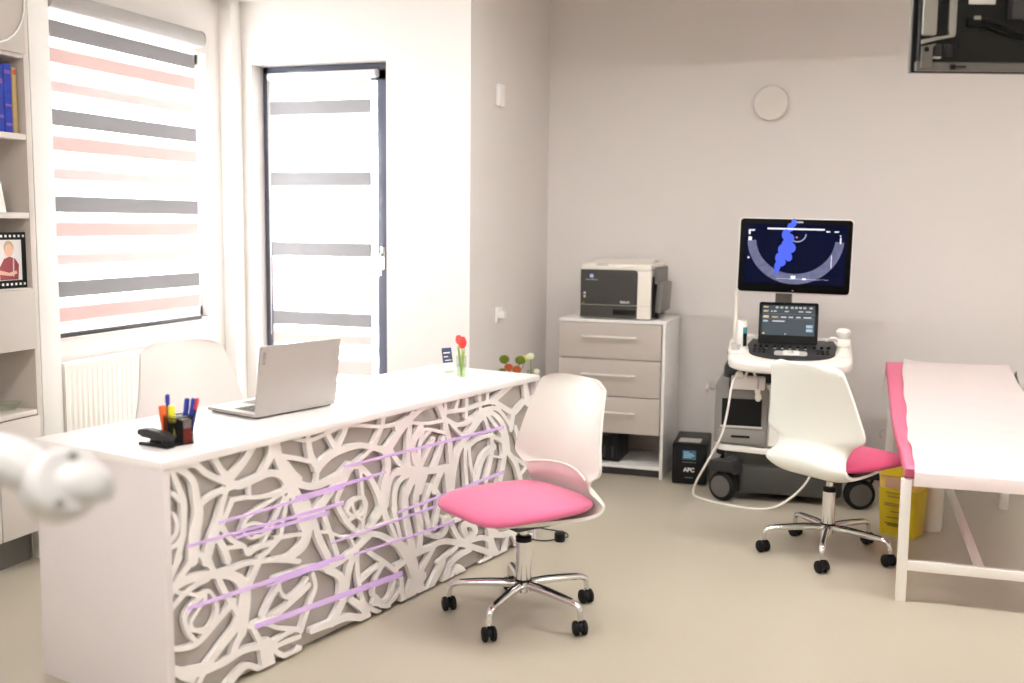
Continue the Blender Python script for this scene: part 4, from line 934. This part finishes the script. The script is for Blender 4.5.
# casters
def big_caster(x, y, yaw_, nm='caster'):
    M_ = T(x, y, 0) @ Matrix.Rotation(R(yaw_), 4, 'Z')
    f = MB(); f.prism([(-.085, .16), (-.075, .225), (.06, .235), (.085, .20), (.085, .165), (.05, .172)], -.045, .045, 'y', .01, M=M_); f.box(-.02, .02, -.02, .02, .14, .22, .004, M=M_)
    c = f.build(nm, M_charcoal, us)
    wh = MB(); wh.lathe([(.02, -.030), (.062, -.032), (.070, -.030), (.080, -.022), (.083, -.010), (.083, .010), (.080, .022), (.070, .030), (.062, .032), (.02, .030)], 36, M=M_ @ T(-.01, 0, .0832) @ Matrix.Rotation(R(90), 4, 'X'))
    w_ = wh.build('wheel', M_softblack, c)
    dk = MB()
    for s_ in (-1, 1): dk.lathe([(0, 0), (.060, 0), (.058, .004), (.02, .006), (0, .006)], 30, M=M_ @ T(-.01, s_*.0315, .0832) @ Matrix.Rotation(R(-90*s_), 4, 'X'))
    dk.build('wheel_disc', mat('wheel_disc_grey', (.105, .10, .095), .4), w_)
big_caster(-.325, -.150, -28); big_caster(.395, -.115, 14); big_caster(.42, .33, 10); big_caster(-.32, .36, 30)
for a in ((.24, -.06, .38, -.10), (.24, .30, .40, .32), (-.25, -.06, -.315, -.13), (-.25, .3, -.31, .35)):
    MB().tube([(a[0], a[1], .20), ((a[0]+a[2])/2, (a[1]+a[3])/2, .215), (a[2], a[3], .205)], .032, 12).build('caster_arm', M_dgrey, us)
# things in the trays
t = thing('gel_bottle', 'white gel bottle with teal label in the scanner tray', 'bottle', uw(-.262, -.135, .845), UR)
MB().lathe([(.0, 0), (.026, 0), (.029, .01), (.029, .148), (.024, .160), (.0, .163)], 24).build('bottle', M_uswhite, t)
lbm = MB(); lbm.grid(lambda u, v: (.0296*math.cos(R(-75+70*u)), .0296*math.sin(R(-75+70*u)), .062+.062*v), 10, 2); lbm.build('teal_label', mat('label_teal', (.03, .28, .34), .5), t, fix=False)
lbm = MB(); lbm.grid(lambda u, v: (.0300*math.cos(R(-72+52*u)), .0300*math.sin(R(-72+52*u)), .02+.07*v), 10, 2); lbm.build('dark_label', M_softblack, t, fix=False)
t = thing('wand_probe', 'slim upright white wand probe standing behind the gel bottle', 'ultrasound probe', uw(-.300, -.062, .840), UR)
MB().lathe([(.012, 0), (.013, .12), (.0105, .16), (.0095, .27), (.011, .285), (.0125, .305), (.009, .32), (0, .324)], 18).build('wand', M_cream, t)
t = thing('curved_probe', 'white domed ultrasound probe in the right hand holder of the scanner', 'ultrasound probe', uw(.268, -.100, .848), UR)
MB().lathe([(.012, 0), (.015, .05), (.020, .075), (.034, .095), (.038, .11), (.028, .124), (0, .128)], 24).build('probe_head', M_uswhite, t)
t = thing('linear_probe', 'cream flat ultrasound probe in the front right holder of the scanner', 'ultrasound probe', uw(.270, -.165, .842), UR)
MB().box(-.014, .014, -.012, .012, 0, .05, .006).box(-.034, .034, -.016, .016, .042, .080, .008).build('probe_head', M_cream, t)
t = thing('probe_plug', 'white coiled probe plug hanging on the grey connector panel', 'plug', uw(-.165, -.180, .575), UR); t.scale = (.7, .7, .8)
MB().ball((0, -.012, .06), .022, 10, scale=(1, .7, 1)).ball((.006, -.016, .025), .026, 10, scale=(1, .7, 1.2)).build('plug_body', M_cream, t)
MB().tube([(0, -.008, .08), (.004, -.004, .12), (.0, 0, .16)], .006, 8).build('plug_cable', M_lgrey, t)
t = thing('cable_clamp', 'white round cable clamp above the grey connector panel', 'clamp', uw(-.265, -.178, .675), UR)
MB().ball((0, -.006, .036), .022, 10, scale=(1, .8, 1)).build('clamp_head', M_uswhite, t)
MB().tube([(.03, -.006, .02), (.045, -.01, .06), (.07, -.006, .065), (.085, 0, .03)], .007, 8).build('clamp_loop', M_uswhite, t)
# long white cable
cb_ = [(-.715, 5.745, .715), (-.722, 5.62, .66), (-.735, 5.60, .54), (-.765, 5.60, .40), (-.835, 5.63, .255), (-.905, 5.71, .12), (-.935, 5.79, .03), (-.905, 5.79, .0065), (-.80, 5.715, .0065), (-.66, 5.675, .0065), (-.53, 5.68, .0065), (-.44, 5.71, .04), (-.35, 5.755, .12), (-.305, 5.78, .20), (-.295, 5.82, .28)]
tag(MB().tube(cb_, .0062, 10).build('cable', M_cable), 'long white cable looping from the scanner connector panel down across the floor', 'cable')
# ------------------------------------------------------------------ examination couch
BL_, BR_ = Vector((.135, 4.48, 0)), R(1.64)
bed = thing('examination_couch', 'white framed examination couch with raised head and pink vinyl mattress', 'examination bed', tuple(BL_), BR_)
def leg(x, y, h): MB().box(x-.02, x+.02, y-.02, y+.02, 0, h, .003).build('leg', M_bedwhite, bed)
for x, y in ((.0, 0), (.62, 0), (.0, 1.68), (.60, 1.68)): leg(x, y, .508)
f = MB(); f.box(.02, .60, -.016, .016, .132, .172, .003); f.box(.02, .58, 1.664, 1.696, .132, .172, .003); f.parts('end_rail', M_bedwhite, bed)
MB().box(.282, .312, .016, 1.664, .136, .168, .003).build('floor_stretcher', M_bedwhite, bed)
f = MB(); f.box(.0, .64, -.005, .03, .480, .508, .003); f.box(.0, .62, 1.66, 1.70, .480, .508, .003); f.box(.040, .076, 0, 1.68, .480, .508, .003); f.box(.602, .638, 0, 1.68, .480, .508, .003)
f.parts('top_frame', M_bedwhite, bed)
PT = [(-.022, .552), (.02, .566), (.25, .569), (.55, .573), (.80, .586), (1.05, .615), (1.35, .675), (1.62, .740), (1.76, .765), (1.785, .760)]
pts = spline([Vector((p[0], p[1], 0)) for p in PT], 5)
def offs(d):
    out = []
    for i, p in enumerate(pts):
        tn = pts[min(i+1, len(pts)-1)]-pts[max(i-1, 0)]; tn.normalize(); out.append((p.x-tn.y*d, p.y+tn.x*d))
    return out
top_, bot_ = offs(0), offs(-.056)
mt = MB(); nx_ = 7
out_ = top_+bot_[::-1]
mt.prism(out_, -.045, .655, 'x', .014, seg=3)
mt.v = [(x+(-.000+.038-.030*min(1, max(0, y)/1.75) if x < .3 else 0), y, z) for x, y, z in mt.v]
mt.v = [(x-(.075*min(1, max(0, y)/1.75) if x > .3 else 0), y, z) for x, y, z in mt.v]; mt.build('mattress', M_pinkvinyl, bed, smooth=50)
bo = offs(-.064); bo2 = offs(-.080)
MB().prism([p for p in bo[20:]]+[p for p in bo2[20:]][::-1], -.01, .62, 'x', .002).build('head_board', M_bedwhite, bed)
sup = MB()
for x in (.05, .57): sup.tube([(x, 1.60, .46), (x, 1.55, .645)], .011, 8, smooth=False)
sup.parts('head_strut', M_steel, bed)
hk = MB()
for x in (-.045, .045): hk.tube([(x*.6, 1.655, .40), (x, 1.645, .395), (x*1.15, 1.645, .37), (x*.9, 1.645, .355)], .005, 8)
hk.parts('strut_hook', M_lgrey, bed)
# paper cover
up = offs(.005)
L_ = [0.0]
path = [(-.052, .490), (-.050, .52), (-.044, .545)]+up+[(1.80, .755), (1.806, .72)]
for a, b in zip(path, path[1:]): L_.append(L_[-1]+math.hypot(b[0]-a[0], b[1]-a[1]))
LT = L_[-1]
def paper(u, v):
    s_ = u*LT; k = 0
    while k < len(L_)-2 and L_[k+1] < s_: k += 1
    q = (s_-L_[k])/max(1e-6, L_[k+1]-L_[k]); y = path[k][0]+(path[k+1][0]-path[k][0])*q; z = path[k][1]+(path[k+1][1]-path[k][1])*q
    xl = .022+.030*u+.004*math.sin(u*14)+.003*math.sin(u*33+1); xr = .640-.036*u+.010*math.sin(u*11+.5)+(-.03*max(0, u-.75)*4*(1-u)*4)
    if s_ < .07: xr += .0
    x = xl+(xr-xl)*v
    z += .0020*math.sin(u*60+v*3)*math.sin(v*5+u*9) + (.010*(1-math.sin(PI*v))**2 if u > .93 else 0) + .006*max(0, 1-12*v)*abs(math.sin(u*22))+.010*max(0, 12*v-11)*abs(math.sin(u*15+1))
    return (x, y-(.004*math.sin(v*14) if s_ < .06 else 0), z+.0015)
po = MB(); po.grid(paper, 150, 40)
pobj = po.build('paper_cover', M_paper, None, loc=tuple(BL_), rotz=BR_, fix=False)
tag(pobj, 'white paper sheet spread over the pink examination couch and hanging at its foot', 'paper cover')

# ------------------------------------------------------------------ yellow bin
t = thing('clinical_waste_bin', 'yellow plastic clinical waste bin with flared lid behind the couch leg', 'waste bin', (.155, 5.50, 0), R(-20))
def taper(mb, w0, d0, w1, d1, z0, z1, r0=.02):
    lo = rrect(-w0/2, w0/2, -d0/2, d0/2, r0, 5); hi = rrect(-w1/2, w1/2, -d1/2, d1/2, r0, 5); n = len(lo)
    mb.add([(x, y, z0) for x, y in lo]+[(x, y, z1) for x, y in hi], [[i, (i+1) % n, n+(i+1) % n, n+i] for i in range(n)]+[list(range(n))[::-1], [n+i for i in range(n)]]); return mb
taper(MB(), .178, .15, .196, .168, 0, .235).build('bin_body', M_yellow, t)
taper(MB(), .190, .162, .200, .172, .235, .305).build('bin_collar', mat('yellow_translucent', (.72, .50, .12), .35, noise=.3, nscale=14), t)
lid = taper(MB(), .222, .195, .205, .178, .305, .345); lid.build('lid', M_yellow, t)
MB().box(-.085, .07, -.02, .085, .345, .352, .003, M=rot('X', 6, (0, .08, .345))).build('lid_flap', M_yellow, t)
MB().box(-.06, .05, -.092, -.087, .243, .292, .004).build('slot', mat('bin_slot', (.55, .33, .22), .5), t)
lb = MB()
for z, w_ in ((.215, .11), (.195, .09), (.16, .12), (.15, .12), (.12, .06), (.09, .10), (.06, .11), (.05, .09)): lb.box(-w_/2, w_/2, -.0905+.012*(.235-z), -.0760, z, z+.0045)
lb.parts('printed_lines', mat('bin_print', (.30, .22, .02), .6), t)
t = thing('plastic_canister', 'pale plastic canister standing just behind the yellow waste bin', 'canister', (.295, 5.62, 0))
MB().lathe([(.0, 0), (.05, 0), (.055, .01), (.055, .22), (.045, .25), (.02, .26), (.02, .285), (0, .285)], 28).build('canister_body', M_cream, t)
MB().lathe([(.023, .272), (.023, .292), (0, .292)], 20).build('cap', M_lgrey, t)

# ------------------------------------------------------------------ small wall fittings
t = thing('round_wall_vent', 'round off white vent cover high on the back wall above the scanner', 'vent', (-.673, YB, 2.252))
WM = Matrix.Rotation(R(90), 4, 'X')
MB().lathe([(.0, 0), (.085, 0), (.088, .012), (0, .012)], 48, M=WM).build('vent_base', M_trim, t)
MB().lathe([(.0, .012), (.080, .012), (.102, .020), (.104, .026), (.098, .034), (.06, .038), (0, .039)], 48, M=WM).build('vent_disc', mat('vent_offwhite', (.70, .665, .63), .5), t)
t = thing('wall_sensor', 'small white rectangular sensor plate high on the grey return wall', 'sensor', (XR, 5.705, 2.232))
MB().box(0, .022, -.045, .045, -.06, .06, .006).build('casing', M_white, t)
MB().box(.0215, .0235, -.03, .03, -.005, .04, .001).build('cover_plate', M_trim, t)
t = thing('wall_socket', 'white electrical socket plate on the grey return wall above the flowers', 'socket', (XR, 5.72, .992))
MB().box(0, .010, -.05, .05, -.045, .045, .005).build('cover_plate', M_white, t)
MB().lathe([(.022, .010), (.022, .012), (.019, .012), (.018, .006), (0, .006)], 24, M=Matrix.Rotation(R(90), 4, 'Y')).build('socket_well', M_lgrey, t)
MB().box(.010, .05, -.028, .012, -.02, .02, .008).build('plug', M_white, t)

# ------------------------------------------------------------------ television seen from behind, hung from the ceiling
tv = thing('television', 'black flat television hung from the ceiling, seen from behind', 'television', (.071, 3.712, 2.018), R(19.3))
TW, TH = .80, .47
M_tvb = mat('tv_back_black', (.013, .0135, .012), .42, spec=.3)
MB().box(0, TW, .030, .050, 0, TH, .004).build('front_frame', M_black, tv)
MB().box(-.003, .0015, .034, .052, -.002, TH, .001).build('edge_trim', M_mgrey, tv)
MB().box(.012, TW-.012, .004, .034, .030, TH-.012, .010).build('back_cover', M_tvb, tv)
MB().box(.010, TW-.01, .010, .036, .004, .034, .004).build('bottom_trim', M_mgrey, tv)
M_tvs = mat('tv_silver', (.42, .42, .38), .30, metal=.7)
sv = MB()
for x0, x1 in ((.018, .064), (.102, .126)): sv.prism(rrect(x0, x1, .112, TH-.02, .008, 4), -.006, .006, 'y', .003)
sv.prism([(.018, .085), (.070, .098), (.122, .108), (.122, .116), (.066, .108), (.018, .098)], -.009, .006, 'y', .003)
sv.parts('silver_rib', M_tvs, tv)
MB().box(.066, .100, -.002, .006, .115, TH-.02, .002).build('rib_recess', M_black, tv)
cr = MB(); cr.prism([(.020, .012), (.056, .012), (.056, .075), (.066, .088), (.020, .078)], -.004, .008, 'y', .003); cr.build('corner_plate', M_mgrey, tv)
MB().lathe([(0, 0), (.008, 0), (.008, .004), (0, .004)], 16, M=T(.034, -.004, .068) @ Matrix.Rotation(R(90), 4, 'X')).lathe([(0, 0), (.007, 0), (.007, .004), (0, .004)], 16, M=T(.135, .004, .080) @ Matrix.Rotation(R(90), 4, 'X')).parts('screw_hole', M_black, tv)
MB().box(.062, .085, -.004, .006, .045, .085, .004).box(.09, .118, -.008, .006, .045, .085, .006).parts('port_block', M_charcoal, tv)
MB().box(.058, .082, -.005, .004, .040, .046, .002).build('port_lip', M_lgrey, tv)
MB().box(.165, .250, .002, .005, .212, .275).build('rating_label', M_paperwhite, tv)
MB().box(.160, .205, -.018, .006, .140, .170, .005).build('cable_plug', M_black, tv)
MB().box(.175, .198, -.020, -.016, .160, .172, .002).build('plug_screw', M_tvs, tv)
MB().tube([(.200, -.010, .160), (.25, -.02, .150), (.32, -.02, .120), (.45, -.015, .11), (.60, -.01, .16)], .007, 8).tube([(.200, -.006, .150), (.27, -.012, .125), (.36, -.01, .105), (.5, -.01, .12)], .006, 8).build('signal_cable', M_black, tv)
MB().box(.118, .130, -.006, .012, .006, .022, .002).box(.128, .165, -.004, .004, .012, .018, .001).build('cable_clip', M_black, tv)
for k in range(9): 
    pass
vt = MB()
for k in range(16): vt.box(.30+k*.026, .315+k*.026, .0025, .006, .30, .40, .001)
vt.build('vent_slot', M_black, tv)
mb_ = MB(); mb_.box(TW/2-.11, TW/2+.11, -.03, .006, .16, .34, .006); mb_.tube([(TW/2, -.035, .25), (TW/2, -.035, 2.999-2.018)], .020, 16, smooth=False); mb_.box(TW/2-.06, TW/2+.06, -.095, .025, .955, .981, .004)
mb_.build('ceiling_bracket', M_dgrey, tv)

# ------------------------------------------------------------------ cable with puck on the floor under the desk end
t = thing('floor_cable', 'thin dark cable loop with small black puck on the floor by the desk end', 'cable', (-1.40, 4.75, 0))
MB().tube([(-.19, .17, .005), (-.12, .155, .005), (-.05, .145, .005), (.0, .12, .005), (.02, .07, .005), (.012, .03, .012)], .0035, 8).tube([(-.13, -.035, .005), (-.07, -.035, .005), (-.03, -.015, .008), (0, .0, .012)], .0035, 8).build('wire', M_dgrey, t)
MB().lathe([(.0, 0), (.022, 0), (.026, .006), (.026, .040), (.020, .048), (0, .05)], 24).build('puck', M_black, t)

# ------------------------------------------------------------------ blurred white instrument arm close to the camera
t = thing('instrument_arm', 'blurred white jointed instrument arm reaching in at the photo edge before the desk', 'examination lamp arm', (-1.62, 1.08, 0))
M_arm = mat('arm_enamel', (.52, .515, .51), .45)
MB().lathe([(.20, 0), (.20, .02), (.05, .045), (.03, .06)], 36).build('floor_base', M_arm, t)
MB().lathe([(.022, .05), (.022, 1.17), (.0, 1.18)], 20).build('upright', M_arm, t)
a0, a1 = Vector((0, 0, 1.135)), Vector((.405, .155, 1.145))
MB().tube([a0, (.2, .075, 1.15), (.36, .14, 1.158), (.43, .165, 1.135)], [.040, .040, .042, .036], 18).build('boom', M_arm, t)
JM = T(.462, .176, 1.118) @ Matrix.Rotation(R(62), 4, 'Z') @ Matrix.Rotation(R(66), 4, 'X')
j = MB(); j.lathe([(0, -.038), (.045, -.037), (.054, -.028), (.056, 0), (.054, .028), (.045, .037), (0, .038)], 32, M=JM); jo = j.build('joint', M_arm, t)
kq = MB()
for x, y in ((.012, .034), (-.020, -.034)): kq.lathe([(0, 0), (.0075, 0), (.0075, .004), (0, .004)], 14, M=JM @ T(x, y, .0355)); kq.lathe([(0, 0), (.0075, 0), (.0075, .004), (0, .004)], 14, M=JM @ T(x, y, -.0395))
kq.parts('joint_screw', M_mgrey, jo)
MB().tube([(.462, .176, 1.118), (.486, .186, 1.118), (.502, .192, 1.108), (.505, .193, 1.095)], [.042, .042, .038, .030], 16).build('end_piece', M_arm, t)

# ------------------------------------------------------------------ lamps
def led_line(label, x0, x1, y, w_, z, power, group=None):
    t = thing('ceiling_lamp', label, 'ceiling lamp', ((x0+x1)/2, y, z), 0, group)
    hl = (x1-x0)/2
    c = MB(); c.box(-hl, hl, -w_/2-.012, -w_/2, 0, .03); c.box(-hl, hl, w_/2, w_/2+.012, 0, .03); c.box(-hl, hl, -w_/2, w_/2, .02, .03)
    c.build('lamp_housing', M_white, t)
    MB().box(-hl+.003, hl-.003, -w_/2, w_/2, .006, .02).build('diffuser', mat('lamp_light_%d' % int(power*100), (1, 1, 1), .5, emit=(1.0, .965, .94), estr=power), t, smooth=0)
LAMP1, LAMP2 = 44, 24
led_line('unseen linear ceiling lamp shaped for the shadow edge on the back wall', -1.8, 2.3, 4.10, .06, 2.968, LAMP1)  # out-of-view lamp, made narrow so the added beam casts a crisp edge
led_line('square ceiling panel lamp over the desk side behind the viewer', -1.9, -1.3, .3, .60, 2.968, LAMP2)
led_line('square ceiling panel lamp over the couch side behind the viewer', .5, 1.1, .3, .60, 2.968, LAMP2*.4)

world = bpy.data.worlds.new('daylight'); SC.world = world; world.use_nodes = True
bg = world.node_tree.nodes['Background']; bg.inputs[0].default_value = (1.0, 1.0, .995, 1); bg.inputs[1].default_value = 7.5
def daylight(name, loc, rot_, sx, sy):
    l = bpy.data.lights.new(name, 'AREA'); l.shape = 'RECTANGLE'; l.size = sx; l.size_y = sy; l.energy = 1
    l.cycles.is_portal = True
    o = bpy.data.objects.new(name, l); COL.objects.link(o); o.location = loc; o.rotation_euler = rot_
daylight('window_portal', (-3.84, (WY0+WY1)/2, (WZ0+WZ1)/2), (0, R(-90), 0), WZ1-WZ0, WY1-WY0)
daylight('door_portal', ((DX0+DX1)/2, YD+.26, DZ/2), (R(-90), 0, 0), DX1-DX0, DZ)

# ------------------------------------------------------------------ camera
cam = bpy.data.cameras.new('camera'); cam.sensor_width = 36.0; cam.lens = 36.0*1057.1/1024
co = bpy.data.objects.new('camera', cam); COL.objects.link(co)
YAW, PITCH, ROLL = R(19.188), R(6.408), R(.562)
fw = Vector((-math.sin(YAW)*math.cos(PITCH), math.cos(YAW)*math.cos(PITCH), -math.sin(PITCH)))
rt = Vector((math.cos(YAW), math.sin(YAW), 0)); upv = rt.cross(fw)
rt2 = rt*math.cos(ROLL)+upv*math.sin(ROLL); up2 = upv*math.cos(ROLL)-rt*math.sin(ROLL)
co.matrix_world = Matrix(((rt2.x, up2.x, -fw.x, 0), (rt2.y, up2.y, -fw.y, 0), (rt2.z, up2.z, -fw.z, 1.52), (0, 0, 0, 1)))
cam.dof.use_dof = True; cam.dof.focus_distance = 4.6; cam.dof.aperture_fstop = 1.5
cam.clip_start = .05
SC.camera = co
SC.view_settings.view_transform = 'Standard'; SC.view_settings.look = 'None'; SC.view_settings.gamma = 1.0
SC.view_settings.use_curve_mapping = False; SC.view_settings.exposure = 1.6
SC.cycles.use_denoising = True
SC.cycles.max_bounces = 12; SC.cycles.diffuse_bounces = 6; SC.cycles.transparent_max_bounces = 16; SC.cycles.transmission_bounces = 10
SC.cycles.caustics_reflective = False; SC.cycles.caustics_refractive = False
SC.cycles.sample_clamp_indirect = 8
